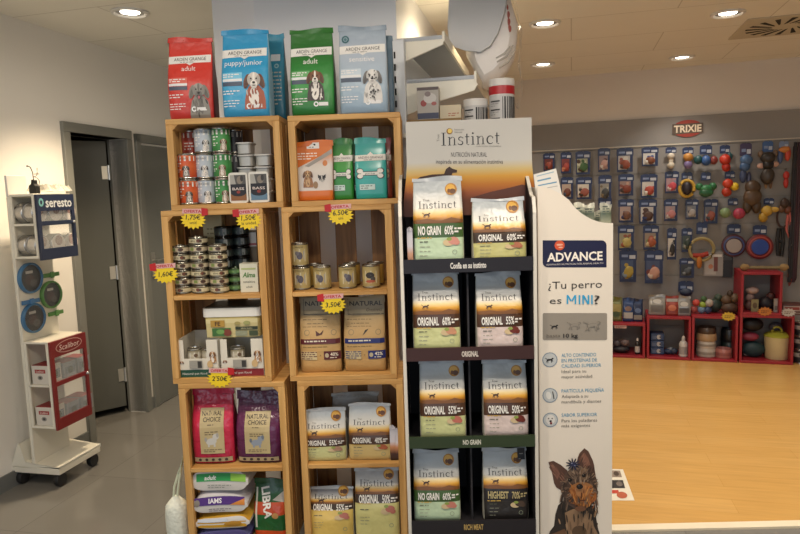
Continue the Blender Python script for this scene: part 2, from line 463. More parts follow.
# doorway: frame, leaf swung into the dark back room
fr = MB(); W = .06
fr.box(-.14, .022, d1a - W, d1a, 0, d1z, GREYDOOR); fr.box(-.14, .022, d1b, d1b + W, 0, d1z, GREYDOOR); fr.box(-.14, .022, d1a - W, d1b + W, d1z, d1z + W, GREYDOOR)
d1 = LW.at(struct(fr, 'door_1', bevel=.004), 0, 0)
leaf = bpy.data.objects.new('door_leaf', None); COL.objects.link(leaf); leaf.parent = d1
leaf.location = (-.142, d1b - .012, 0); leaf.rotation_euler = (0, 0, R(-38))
m = MB(); m.box(-.035, 0, -.53, 0, .05, d1z - .01, mat('5a5b55', .5, 0, .03, 4)); m.build('leaf_panel', leaf, smooth=False)  # darker than the frame: back room shade put into the leaf colour
for z in (.28, 1.02, 1.72):
    m = MB(); m.lathe([(.009, z - .05), (.009, z + .05)], mat('c9c7c0', .3, .8, 0), 10, (.008, .006, 0)); m.box(-.02, .006, -.04, 0.004, z - .045, z + .045, mat('c9c7c0', .3, .8, 0)); m.build('hinge', leaf)
# back room seen through it
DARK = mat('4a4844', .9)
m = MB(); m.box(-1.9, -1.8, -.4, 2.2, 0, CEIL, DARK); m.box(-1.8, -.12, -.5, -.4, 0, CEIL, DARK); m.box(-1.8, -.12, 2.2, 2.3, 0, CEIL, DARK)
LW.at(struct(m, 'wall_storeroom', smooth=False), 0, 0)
# second door, closed
da, db = 1.37, 2.07
fr = MB(); fr.box(.0, .024, da - .05, da, 0, 1.99, GREYDOOR); fr.box(.0, .024, db, db + .05, 0, 1.99, GREYDOOR); fr.box(.0, .024, da - .05, db + .05, 1.93, 1.99, GREYDOOR)
d2 = LW.at(struct(fr, 'door_2', bevel=.003), 0, 0)
m = MB(); m.box(0, .014, da, db, .01, 1.915, mat('74756f', .5, 0, .03, 4)); m.build('leaf_panel', d2, smooth=False)
m = MB(); m.box(.014, .02, da + .03, da + .075, .96, 1.14, mat('c0beb6', .3, .9, 0)); m.lathe([(.009, 0.02), (.009, .06)], mat('c0beb6', .3, .9, 0), 10, (0, da + .052, 1.08), 'x'); m.tube([(.058, da + .052, 1.08), (.058, da + .16, 1.08)], .008, mat('c0beb6', .3, .9, 0)); m.build('door_handle', d2)

# light switch on the wall between the two doors
m = MB(); sy, sz = LW.side(137, 265, 0); m.box(0, .010, sy - .03, sy + .03, sz - .04, sz + .04, mat('3a3a3a', .4)); o = LW.at(m.build('wall_switch', bevel=.003), 0, 0)
tag(o, 'small dark switch plate on wall between the two grey doors', 'switch')
m = MB(); m.box(.010, .014, sy - .018, sy + .018, sz - .028, sz + .028, mat('8a8a88', .35)); m.build('rocker', o)

# dividing wall / pillar behind the crates
m = MB()
PW = mat('e2e4e8', .7, 0, .02, 2)
y_l = 3.5
def gx(px, Y): return (px - 400) / FPX * Y * 1.004
P0 = (gx(228, 3.42), 3.42); P1 = (gx(268, 3.26), 3.26); P2 = (0.02, 3.12); P3 = (0.02 + 4.9 * math.sin(R(12.5)), 3.12 + 4.9 * math.cos(R(12.5))); P4 = (P3[0] - .7, P3[1])
m.prism([P0, P1, P2, P3, P4], PW, lambda x, y: (x, y, 0), lambda x, y: (x, y, CEIL)); struct(m, 'wall_divider', smooth=False)

# back wall, right wall, rear wall with the shop window, far left end
m = MB(); m.box(-3.2, 5.2, BWD, BWD + .1, 0, CEIL, mat('ddd4c8', .85, 0, .02, 2)); BW.at(struct(m, 'wall_back', smooth=False), 0, 0)
m = MB(); m.box(5.2, 5.3, -3, 8.5, 0, CEIL, PLASTER); struct(m, 'wall_right', smooth=False)
m = MB(); m.box(-5, 2, 9.9, 10.0, 0, CEIL, PLASTER); struct(m, 'wall_far', smooth=False)
m = MB()
for x0, x1, z0, z1 in ((-5.5, -3.2, 0, CEIL), (1.4, 5.3, 0, CEIL), (-3.2, 1.4, 0, .4), (-3.2, 1.4, 2.45, CEIL)): m.box(x0, x1, -3.2, -3.08, z0, z1, PLASTER)
struct(m, 'wall_rear', smooth=False)
fr = MB(); FM = mat('b8babb', .4, .3)
for x in (-3.2, -1.7, -.2, 1.34): fr.box(x, x + .06, -3.18, -3.12, .4, 2.45, FM)
fr.box(-3.2, 1.4, -3.18, -3.12, .4, .46, FM); fr.box(-3.2, 1.4, -3.18, -3.12, 2.39, 2.45, FM); struct(fr, 'window_1', smooth=False)

# ------------------------------------------------------------------ downlights and added front fill
def downlight(x, y, label, power, angle=105, visible=True, color=WARM, blend=.7):
    if visible:
        t = thing('ceiling_downlight', label, 'ceiling light', 'recessed ceiling downlights'); t.location = (x, y, CEIL)
        m = MB(); m.lathe([(.074, -.001), (.098, -.001), (.098, -.010), (.084, -.013), (.074, -.006), (.074, -.001)], mat('e6e4de', .3, .2, 0), 28, cap=False); m.build('trim_ring', t)
        m = MB(); m.lathe([(.074, -.004), (.05, -.0015)], mat('d8d8d8', .15, 1.0, 0), 24, cap=False); m.build('reflector', t)
        m = MB(); m.lathe([(.05, -.003), (.05, -.0012)], mat('fff1dc', .5, 0, 0, emit=9.0), 20); m.build('lamp', t)
    spot('downlight_or_fill', (x, y, CEIL - .03), power, color, angle, blend)
DLV = [((130, 12), 'round downlight in the ceiling near the left wall', 105), ((545, 23), 'round downlight just right of the hanging plastic parcel, nearest the shelving', 40),
       ((543, 64), 'round downlight close to the far right wall, left of the pair near it', 26), ((682, 57), 'round downlight above the red logo of the slatwall', 24), ((728, 13), 'round downlight beside the ceiling vent', 34)]
for (px, py), lab, pw in DLV:
    p = onz(px, py, CEIL); downlight(p.x, p.y, lab, pw, color=(1.0, .80, .55) if px < 300 else (1.0, .92, .82))
for x, y, pw in ((-1.3, 1.7, 18), (-1.05, 5.6, 44), (-.45, 1.6, 40), (.65, 1.55, 46), (1.9, 1.6, 46), (2.2, 3.0, 42), (1.25, 3.3, 38), (3.5, 3.1, 30), (3.9, 4.4, 16)):
    downlight(x, y, '', pw, visible=False, color=WARM if y < 1.65 or x < 0 else (1.0, .92, .82))

for x, y, pw in ((-1.25, 1.15, 24), (-.1, 1.1, 25), (1.1, 1.15, 25)):  # added wide front lamps without fixtures, to brighten the upper bags and pillar
    downlight(x, y, '', pw, 178, False, (1.0, .88, .74), .12)
downlight(.43, 3.5, '', 13, 160, False, (1.0, .80, .52), .4)
# ceiling air vent
p = onz(786, 25, CEIL); v = thing('ceiling_vent', 'square ceiling air vent with dark swirl slots', 'vent'); v.location = (p.x, p.y, CEIL); v.rotation_euler = (0, 0, R(-16))
m = MB(); m.box(-.29, .29, -.29, .29, -.008, -.001, mat('c8bfa8', .6)); m.build('plate', v, bevel=.003)
for k in range(16):
    a = 2 * math.pi * k / 16; c, s = math.cos(a), math.sin(a); c2, s2 = math.cos(a + .5), math.sin(a + .5)
    m = MB(); q = [(.08 * c, .08 * s), (.10 * math.cos(a + .22), .10 * math.sin(a + .22)), (.24 * math.cos(a + .42), .24 * math.sin(a + .42)), (.24 * math.cos(a + .28), .24 * math.sin(a + .28))]
    m.prism(q, mat('22201c', .8, 0, 0), lambda x, y: (x, y, -.0081), lambda x, y: (x, y, -.010)); m.build('slot', v, smooth=False)

# ================================================================== wooden fruit crates
CR = Frame(0, 2.6, 2.0)
PINE = wood('d1a362', 'b07f40', .55, 'z'); PINEX = wood('d1a362', 'b07f40', .55, 'x'); PINEY = wood('c69756', 'a27238', .55, 'y'); PINE_SHADE = wood('966a3a', '6a4522', .6, 'z')  # last pine is a darker copy: shade inside the crates put into the colour
CD = .30; TH = .022
crates = {}
def crate(name, x0, x1, z0, z1, label, shelf=None):
    t = thing('wooden_crate', label, 'crate', 'wooden crates used as shelves'); w = x1 - x0; h = z1 - z0; t.location = CR.w((x0 + x1) / 2, 0, z0); t.rotation_euler = (0, 0, -CR.a)
    hw = w / 2
    m = MB(); m.box(-hw, hw, 0, CD, 0, TH, PINEX); m.build('bottom_board', t, bevel=.002)
    m = MB(); m.box(-hw, hw, 0, CD, h - TH, h, PINEX); m.build('top_board', t, bevel=.002)
    for s in (-1, 1):
        xs = sorted((s * hw, s * (hw - .028)))
        m = MB(); m.box(xs[0], xs[1], 0, .028, TH, h - TH, PINE); m.build('front_post', t, bevel=.002)
        xs = sorted((s * hw, s * (hw - .012)))
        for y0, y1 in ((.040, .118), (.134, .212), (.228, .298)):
            m = MB(); m.box(xs[0], xs[1], y0, y1, TH, h - TH, PINE_SHADE if y0 > .2 else PINE); m.build('side_slat', t, bevel=.0015)
        # triangular corner blocks at the top of the opening
        m = MB(); xx = s * (hw - .028); m.prism([(xx, h - TH), (xx - s * .022, h - TH), (xx, h - TH - .022)], PINEY, lambda a, b: (a, .001, b), lambda a, b: (a, .285, b)); m.build('corner_block', t, smooth=False)
    sw = .092
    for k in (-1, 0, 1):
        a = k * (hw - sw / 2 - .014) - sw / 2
        m = MB(); m.box(a, a + sw, CD - .010, CD, TH, h - TH, PINE_SHADE); m.build('back_slat', t, bevel=.0015)
    if shelf is not None:
        m = MB(); m.box(-hw + .0285, hw - .0285, .001, CD - .012, shelf - z0 - .018, shelf - z0, PINEX); m.build('shelf_board', t, bevel=.0015)
    crates[name] = (x0, x1, z0 + TH, z1 - TH, shelf)
Z1, Z2, ZT = .745, 1.466, 1.830
crate('LT', -.920, -.461, Z2, ZT, 'top left wooden crate holding cans and foil trays')
crate('LM', -.965, -.548, Z1, Z2, 'middle left wooden crate with flat tins over a white-lidded tub', 1.116)
crate('LB', -.945, -.497, .0, Z1, 'bottom left wooden crate with pink and purple sacks above lying bags', .375)
crate('RT', -.428, .020, Z2, ZT - .004, 'top right wooden crate holding orange, green and teal snack pouches')
crate('RM', -.472, -.027, Z1, Z2, 'middle right wooden crate with four beige cans above two paper sacks', 1.118)
crate('RB', -.444, -.004, .0, Z1, 'bottom right wooden crate with white sunset-printed bags on both levels', .383)

# ================================================================== gondola shelving on the dividing wall
WHITE = mat('dedcd4', .4, .1, .02, 4)
g = thing('wall_shelving', 'white metal wall shelving with slotted upright and angled brackets above the display', 'shelving'); g.location = DV.w(0, 0, 0); g.rotation_euler = (0, 0, -DV.a)
def dl(px, py, d): return DV.pix(px, py, d)
m = MB(); ux0, uz = dl(388, 40, -.06); ux1, _ = dl(404, 40, -.06)
m.box(ux0, ux1, -.06, -.006, .0, uz, mat('cfd3d8', .4, .2, .02)); m.build('upright', g, bevel=.004)
for k in range(5):
    m = MB(); z = uz - .07 - k * .055; xc = ux0 + (ux1 - ux0) * .38; m.box(xc - .004, xc + .004, -.0615, -.0595, z - .015, z + .015, mat('1c1c1e', .8)); m.build('slot', g, smooth=False)
CREAM = mat('e4dfcf', .4, .05, .02, 4)
def bracket(yd, p, name='bracket'):
    m = MB(); m.prism(p, CREAM, lambda a, b: (a, yd, b), lambda a, b: (a, yd + .012, b)); m.build(name, g, bevel=.002)
bx = ux1 - .01
def q(px, py, d=-.03): return dl(px, py, d)
bracket(-.03, [(bx, q(404, 42)[1]), q(442, 39), q(443, 44), (bx, q(404, 62)[1])])
bracket(-.03, [(bx, q(404, 82)[1]), q(474, 79), q(478, 84), q(474, 90), q(440, 101), (bx, q(404, 116)[1])])
# shelf boards over the brackets, running away along the wall
def shelf(x1, y0, y1, z, th=.018, lip=.035):
    m = MB(); m.box(.008, x1, y0, y1, z, z + th, mat('a9adb2', .5, .2, .02)); m.build('shelf_board', g, smooth=False)
    m = MB(); m.box(x1, x1 + .012, y0, y1, z - .012, z + lip, CREAM); m.build('shelf_lip', g, bevel=.002)
s1x, s1z = q(442, 39)
shelf(s1x, -.03, 1.0, s1z)
s2x, s2z = q(474, 79)
shelf(s2x, -.03, 1.0, s2z)
sh3z = 1.775
m = MB(); m.box(ux1 - .005, .50, -.15, .14, sh3z - .02, sh3z, WHITE); m.build('shelf_board', g, bevel=.002)
# ================================================================== bags
def sm(t): t = max(0, min(1, t)); return t * t * (3 - 2 * t)
class BagShape:
    def __init__(s, w, h, dep, seed=1, seal=.09, fat=1.0, wr=.0022, taper=1.0, gather=0.0):
        s.w, s.h, s.dep, s.seal, s.wr, s.taper, s.fat, s.gather = w, h, dep, seal, wr, taper, fat, gather
        r = random.Random(seed); s.k = [(r.uniform(14, 40), r.uniform(10, 30), r.uniform(0, 6.28)) for _ in range(5)]
    def prm(s, t):
        ts = 1 - s.seal
        b = s.dep / 2 * (.84 + .16 * sm(t / .06)) * (1 - .94 * sm((t - .38 * s.fat) / (ts - .38 * s.fat)))
        a = s.w / 2 * (.965 + .035 * math.sin(math.pi * min(1, t / ts))) * (1 + (s.taper - 1) * t)
        n = 5.5 - 2.2 * t
        return a, b, n
    def wrk(s, x, z, t):
        e = sum(math.sin(k1 * x + k2 * z + p) for k1, k2, p in s.k) / 5
        return s.wr * e * (0.5 + 1.2 * t)
    def yf(s, x, z):
        t = max(0, min(1, z / s.h)); a, b, n = s.prm(min(t, 1 - s.seal))
        q = min(.999, abs(x / a))
        return -b * (1 - q ** n) ** (1 / n) + s.wrk(x, z, t) * (1 - q ** 4)
    def P(s, x, z, o): return (x, s.yf(x, z) - o, z)
    def mesh(s, film, side, seal_m):
        m = MB(); N = 32; ts = 1 - s.seal
        T = [0, .006, .02, .05, .1, .17, .25, .33, .41, .5, .58, .66, .74, .8, .85, ts]
        T = [t for t in T if t <= ts]
        if T[-1] < ts: T.append(ts)
        rings = []
        for k, t in enumerate(T):
            a, b, n = s.prm(t); z = t * s.h; ring = []
            if k == 0: a *= .95; b *= .92
            for i in range(N):
                an = 2 * math.pi * (i + .5) / N; c, sn = math.cos(an), math.sin(an)
                x = a * (abs(c) ** (2 / n)) * (1 if c > 0 else -1); y = b * (abs(sn) ** (2 / n)) * (1 if sn > 0 else -1)
                if sn < 0 and k > 0: y = s.yf(x, z) if abs(x / a) < .985 else y
                # gusset pinched in at the side
                g = max(0, abs(c) - .9) / .1; x -= (.05 * a * g * sm(t * 2.2)) * (1 if c > 0 else -1) * (1 - .0 * t)
                ring.append((len(m.v), (x / a + 1) / 2, t, abs(c) > .82)); m.v.append(Vector((x, y, z)))
            rings.append(ring)
        for k in range(len(T) - 1):
            A, B = rings[k], rings[k + 1]
            for i in range(N):
                j = (i + 1) % N
                m.face((A[i][0], A[j][0], B[j][0], B[i][0]), side if (A[i][3] and A[j][3]) else film, [(A[i][1], A[i][2]), (A[j][1], A[j][2]), (B[j][1], B[j][2]), (B[i][1], B[i][2])])
        m.face([r[0] for r in rings[0]][::-1], side)
        m.face([r[0] for r in rings[-1]], side)
        # crimped top seal
        sl = MB(); n = 14; a0, b0, _ = s.prm(ts); a1 = a0 * (.985 - s.gather)
        for f in (-1, 1):
            base = len(sl.v)
            for j in range(4):
                v = j / 3; t = ts + (1 - ts) * v
                for i in range(n + 1):
                    u = i / n; a = a0 + (a1 - a0) * v
                    x = (2 * u - 1) * a * .998; y = f * (b0 * .9 * (1 - v) + .0015) + s.wrk(x, t * s.h, t) * v + .004 * v * math.sin(9 * u + s.k[0][2])
                    sl.v.append(Vector((x, y, t * s.h + .004 * v * math.sin(5 * u + s.k[1][2]))))
            for j in range(3):
                for i in range(n):
                    q = [base + j * (n + 1) + i, base + j * (n + 1) + i + 1, base + (j + 1) * (n + 1) + i + 1, base + (j + 1) * (n + 1) + i]
                    v0, v1 = ts + (1 - ts) * j / 3, ts + (1 - ts) * (j + 1) / 3
                    sl.face(q if f < 0 else q[::-1], seal_m, [(i / n, v0), ((i + 1) / n, v0), ((i + 1) / n, v1), (i / n, v1)] if f < 0 else [((i) / n, v0), (i / n, v1), ((i + 1) / n, v1), ((i + 1) / n, v0)][:4])
            if f > 0:   # close the rim
                o0 = base - 4 * (n + 1)
                for i in range(n): sl.face((o0 + 3 * (n + 1) + i, o0 + 3 * (n + 1) + i + 1, base + 3 * (n + 1) + i + 1, base + 3 * (n + 1) + i), seal_m)
                for i in (0, n):
                    for j in range(3): sl.face((o0 + j * (n + 1) + i, base + j * (n + 1) + i, base + (j + 1) * (n + 1) + i, o0 + (j + 1) * (n + 1) + i), seal_m)
        return m, sl
def headroom(F, x, z):
    if F is CR:
        for (x0, x1, za, zb, sh) in crates.values():
            if x0 < x < x1 and za - .01 < z < zb: return sh - .018 if sh and z < sh - .03 else zb
    return 99
def bag(name, label, F, px0, px1, ptop, z, d, dep, film, side, parts, cat='bag', group=None, seal_m=None, seed=1, yaw=0.0, lean=0.0, pbot=None, seal=.09, kinds=None, **kw):
    """px0..px1: the width seen at mid height; ptop: pixel row of the top; parts: {name: [art items in unit (-.5..5, 0..1) of the front]}"""
    pm = (ptop + (pbot or ptop + 60)) / 2
    x0, _ = F.pix(px0, pm, d + .01); x1, _ = F.pix(px1, pm, d + .01); _, zt = F.pix((px0 + px1) / 2, ptop, d + dep / 2)
    zt = min(zt, headroom(F, (x0 + x1) / 2, z) - .004)
    w = (x1 - x0) * 1.02; h = zt - z
    t = thing(name, label, cat, group); F.at(t, (x0 + x1) / 2, d + dep / 2, z + .0005, R(yaw)); t.rotation_euler.x = R(-lean)
    S = BagShape(w, h, dep, seed, seal, **kw)
    pm_, sl = S.mesh(film, side, seal_m or film)
    printed = parts(w, h) if callable(parts) else parts
    base = printed.pop('pouch', [])
    art(pm_, base, S.P)
    pm_.build('pouch', t, angle=50)
    sl.build('top_seal', t, angle=50)
    for i, (k, it) in enumerate(printed.items()):
        m = MB(); art(m, it, S.P, off=.0008 + .0004 * (i + 1) + (.35 * S.wr if S.wr > .003 else 0)); m.build(k, t, smooth=False)
    t['w'] = w
    return t

# ---- the 2 kg dog food bags standing on top of the crates
def arden(word, c1, dogargs, panel='e9e6e0', lighter=None):
    def f(w, h):
        z = lambda v: v * h
        lab = [('poly', [(-.46 * w, z(.675)), (.44 * w, z(.69)), (.44 * w, z(.785)), (-.46 * w, z(.77))], panel),
               ('poly', [(-.1 * w, z(.69)), (0, z(.655)), (.1 * w, z(.69))], panel),
               ('text', 'ARDEN GRANGE', 0, z(.735), h * .042, '33302e', {'w': .68 * w, 'rot': 1}),
               ('lines', -.2 * w, z(.7), .2 * w, 1, .01, h * .008, '8a8682')]
        pic = dog(*dogargs(w, h))
        pouch = [('text', word, -.02 * w, z(.615), h * .062, 'f2eeea'),
                 ('rect', -.44 * w, z(.43), -.04 * w, z(.50), lighter or c1), ('rect', -.44 * w, z(.40), -.04 * w, z(.43), 'e6e6e6'), ('rect', -.44 * w, z(.35), -.04 * w, z(.395), '4a5568'),
                 ('lines', -.43 * w, z(.485), -.08 * w, 2, h * .025, h * .012, 'f2eeea'), ('lines', -.44 * w, z(.3), -.1 * w, 2, h * .03, h * .012, 'eeeae6'),
                 ('lines', -.44 * w, z(.19), -.1 * w, 3, h * .03, h * .010, 'eeeae6')]
        badge = [('ring', .08 * w, z(.12), .028 * w, .055 * w, 'efefef'), ('rect', .14 * w, z(.1), .34 * w, z(.14), 'e8e6e4')]
        return {'pouch': pouch, 'label': lab, 'picture': pic, 'badge': badge}
    return f
FILM = lambda *s, **k: ramp(s, **k)
ZTOP = ZT
bag('dog_food_bag', 'red dog food bag with a shaggy grey dog, leftmost on top of the crates', CR, 166, 212, 38, ZTOP, .03, .11,
    FILM((0, 'b8322c'), (.3, 'cf3a30'), (.72, 'd63f33'), (1, 'c23a32'), bump=.25), mat('5a1518', .4),
    arden('adult', 'd85a4c', lambda w, h: (.2 * w, .33 * h, .19 * w, '9a958c', '7d786e', '6b665f', '8a857c', None, True, True), lighter='dc6a5c'), group='dog food bags on top of the crates', seed=3, seal=.055, yaw=2, pbot=119)
bag('dog_food_bag', 'bright blue dog food bag with a brown and white spaniel puppy', CR, 220, 269, 30, ZTOP, .02, .11,
    FILM((0, '2b86b4'), (.2, '3fa6d2'), (.75, '2f98c8'), (1, '2c8dbd'), bump=.25), mat('8fb9cf', .4),
    arden('puppy/junior', '5fb8de', lambda w, h: (.2 * w, .40 * h, .19 * w, 'd8cfc4', '6a3b22', 'efe8de', 'a8583a'), lighter='7cc6e4'), group='dog food bags on top of the crates', seed=5, seal=.055, yaw=-1, pbot=118)
bag('dog_food_bag', 'teal dog food bag mostly hidden behind the bright blue one', CR, 262, 285, 34, ZTOP, .15, .08,
    FILM((0, '1f5f74'), (.6, '2a7f99'), (1, '2f86a4'), bump=.25), mat('164653', .4),
    lambda w, h: {'pouch': [('rect', -.1 * w, .68 * h, .3 * w, .76 * h, 'cfd3d2'), ('lines', -.2 * w, .55 * h, .35 * w, 9, .045 * h, .015 * h, 'a9a497'), ('ring', .15 * w, .62 * h, .05 * w, .1 * w, '8fb2b8')]}, group='dog food bags on top of the crates', seed=8, seal=.055, yaw=-3, pbot=113)
bag('dog_food_bag', 'dark green dog food bag with a tan and white dog, above the right crates', CR, 289, 334, 29, ZTOP, .03, .11,
    FILM((0, '1f6a2c'), (.35, '3f9a4a'), (.7, '2a6d2c'), (1, '2c6b28'), bump=.25), mat('163a18', .4),
    arden('adult', '4d9d54', lambda w, h: (.08 * w, .42 * h, .17 * w, '8a5a3c', '6b4128', 'efe8de', '4a3f3a'), lighter='6fb070'), group='dog food bags on top of the crates', seed=11, seal=.055, yaw=0, pbot=113)
bag('dog_food_bag', 'pale grey dog food bag with a spotted dalmatian, above the right crates', CR, 338, 388, 26, ZTOP, .03, .10,
    FILM((0, '8aa3b8'), (.3, 'a9bccb'), (.7, 'b4bfcc'), (.9, '9aa8b6'), (1, '7f8d9b'), bump=.25), mat('8594a2', .4),
    lambda w, h: {**arden('sensitive', 'c4d0da', lambda w, h: (.18 * w, .40 * h, .17 * w, 'dfdcd8', '6d6a68', 'e6e2dc', 'dcd8d2', '2a2826'), lighter='c9d5de')(w, h), 'emblem': [('ring', -.34 * w, .85 * h, .045 * w, .075 * w, '3d6a70'), ('ell', -.34 * w, .85 * h, .03 * w, .03 * w, '4f7d82')]}, group='dog food bags on top of the crates', seed=14, seal=.055, pbot=112)
bag('dog_food_bag', 'dark blue-grey bag edge showing behind the dalmatian bag', CR, 366, 394, 37, ZTOP, .145, .07,
    FILM((0, '4b6478'), (1, '5d7688'), bump=.25), mat('4a5f70', .4), {}, group='dog food bags on top of the crates', seed=16, seal=.055, pbot=112)

# ================================================================== cans, tins, trays
def can(name, r, h, film, items, label, cat='can', group=None, rim='b9b6ae', ringpull=False, n=28):
    t = thing(name, label, cat, group)
    TIN = mat(rim, .25, .9, .03)
    m = MB(); m.lathe([(r * .9, 0), (r, .002), (r + .001, .004), (r, .007), (r, h - .007), (r + .001, h - .004), (r, h - .001), (r * .95, h), (r * .93, h - .003), (r * .3, h - .0032)], TIN, n); m.build('can_body', t, angle=30)
    m = MB(); b = 0
    for k in (0, 1):
        for i in range(n + 1):
            a = -math.pi / 2 + 2 * math.pi * i / n; m.v.append(Vector(((r + .0006) * math.cos(a), (r + .0006) * math.sin(a), .008 if k == 0 else h - .008)))
    for i in range(n): m.face((i, i + 1, n + 2 + i, n + 1 + i), film, [(i / n, 0), ((i + 1) / n, 0), ((i + 1) / n, 1), (i / n, 1)])
    art(m, items, lambda x, z, o: ((r + .001 + o) * math.sin(x / r), -(r + .001 + o) * math.cos(x / r), z), off=.0003)
    m.build('paper_label', t, angle=30)
    if ringpull:
        m = MB(); m.tube([(.35 * r * math.cos(a * .7), .35 * r * math.sin(a * .7) + .1 * r, h - .002) for a in range(9)], .0012, TIN, 6, True); m.build('ring_pull', t)
    return t
def setcan(o, F, px, py, z, d, r):
    x, _ = F.pix(px, py, d); F.at(o, x, d + r, z, 0); return x
# left top crate: three stacks of tall cans
zf = crates['LT'][2]
cr_, ch = .0365, .1035
def canart(c, dogc, earc, off=.0):
    return [('rect', -.05, .073, .05, .092, 'e8e5df'), ('text', 'ARDEN GRANGE', 0, .083, .007, '4a4642', {'w': .045}), ('lines', -.03, .066, -.006, 2, .01, .005, 'f2eee8'), ('lines', -.03, .04, -.008, 2, .008, .004, 'f0ece6')] + dog(.012 + off, .044, .012, dogc, earc, body=dogc)
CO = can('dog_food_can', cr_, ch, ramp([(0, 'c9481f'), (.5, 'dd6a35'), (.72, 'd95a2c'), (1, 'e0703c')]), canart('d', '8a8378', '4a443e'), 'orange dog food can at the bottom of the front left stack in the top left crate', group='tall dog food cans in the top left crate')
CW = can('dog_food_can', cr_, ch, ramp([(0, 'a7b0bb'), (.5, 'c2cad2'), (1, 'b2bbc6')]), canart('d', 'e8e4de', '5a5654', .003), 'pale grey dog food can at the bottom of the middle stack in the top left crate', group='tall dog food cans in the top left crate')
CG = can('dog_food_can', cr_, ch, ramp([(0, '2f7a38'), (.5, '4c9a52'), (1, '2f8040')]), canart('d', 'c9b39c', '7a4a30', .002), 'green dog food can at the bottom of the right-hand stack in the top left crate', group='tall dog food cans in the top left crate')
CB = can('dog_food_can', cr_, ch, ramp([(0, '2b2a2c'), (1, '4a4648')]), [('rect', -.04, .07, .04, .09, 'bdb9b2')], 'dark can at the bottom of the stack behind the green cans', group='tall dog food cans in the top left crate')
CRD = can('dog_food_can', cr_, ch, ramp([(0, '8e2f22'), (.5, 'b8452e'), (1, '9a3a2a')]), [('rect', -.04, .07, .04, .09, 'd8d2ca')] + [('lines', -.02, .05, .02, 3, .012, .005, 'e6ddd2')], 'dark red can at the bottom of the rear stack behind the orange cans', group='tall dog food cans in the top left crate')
place = lambda n, word: ['at the bottom of', 'in the middle of', 'on top of'][n] if word == 3 else ['at the bottom of', 'on top of'][n]
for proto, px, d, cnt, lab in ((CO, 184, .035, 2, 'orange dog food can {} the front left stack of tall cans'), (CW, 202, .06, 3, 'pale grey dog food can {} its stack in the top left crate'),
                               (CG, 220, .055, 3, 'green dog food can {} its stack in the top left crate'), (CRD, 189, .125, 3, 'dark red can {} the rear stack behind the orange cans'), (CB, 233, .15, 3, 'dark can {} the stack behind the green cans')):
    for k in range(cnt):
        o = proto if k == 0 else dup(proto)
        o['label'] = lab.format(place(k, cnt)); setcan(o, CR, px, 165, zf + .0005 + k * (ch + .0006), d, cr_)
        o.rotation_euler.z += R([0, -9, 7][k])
# aluminium trays
def tray(name, w, h, dep, label, group):
    t = thing(name, label, 'food tray', group); AL = mat('c3c0b8', .4, .25, .04, 20)
    m = MB(); pr = [(.42, 0), (.46, .05), (.5, h - .006), (.53, h - .004), (.53, h)]
    b = []
    for a, z in pr:
        r = []
        for i in range(24):
            an = 2 * math.pi * (i + .5) / 24; c, s_ = math.cos(an), math.sin(an); e = .4
            r.append(len(m.v)); m.v.append(Vector((w * a * abs(c) ** e * (1 if c > 0 else -1), dep * a * abs(s_) ** e * (1 if s_ > 0 else -1), min(z, h))))
        b.append(r)
    for k in range(len(b) - 1):
        for i in range(24): j = (i + 1) % 24; m.face((b[k][i], b[k][j], b[k + 1][j], b[k + 1][i]), AL)
    m.face(b[0][::-1], AL); m.build('foil_dish', t, angle=40)
    m = MB(); m.prism([(w * .53 * abs(math.cos(a)) ** .4 * (1 if math.cos(a) > 0 else -1), dep * .53 * abs(math.sin(a)) ** .4 * (1 if math.sin(a) > 0 else -1)) for a in [2 * math.pi * (i + .5) / 24 for i in range(24)]], mat('e6e3dc', .5), lambda x, y: (x, y, h), lambda x, y: (x, y, h + .002)); m.build('lid', t, angle=40)
    return t
TW, THH = .070, .044
tr = None
for col, (px, n) in enumerate(((243.5, 5), (261, 4))):
    for k in range(n):
        w_ = 'left' if col == 0 else 'right'
        nm = ['lowest', 'second from the bottom', 'third from the bottom', 'fourth from the bottom', 'topmost'][k] if n == 5 else ['lowest', 'second from the bottom', 'third from the bottom', 'topmost'][k]
        lab = f'foil food tray, {nm} in the {w_} stack of trays'
        tr = tray('foil_food_tray', TW, THH, .09, lab, 'stacked foil food trays') if tr is None else dup(tr, lab)
        x, _ = CR.pix(px, 165, .12); CR.at(tr, x + (.004 * (k % 2)), .12 + .055, zf + .0005 + k * (THH + .0075), 0)
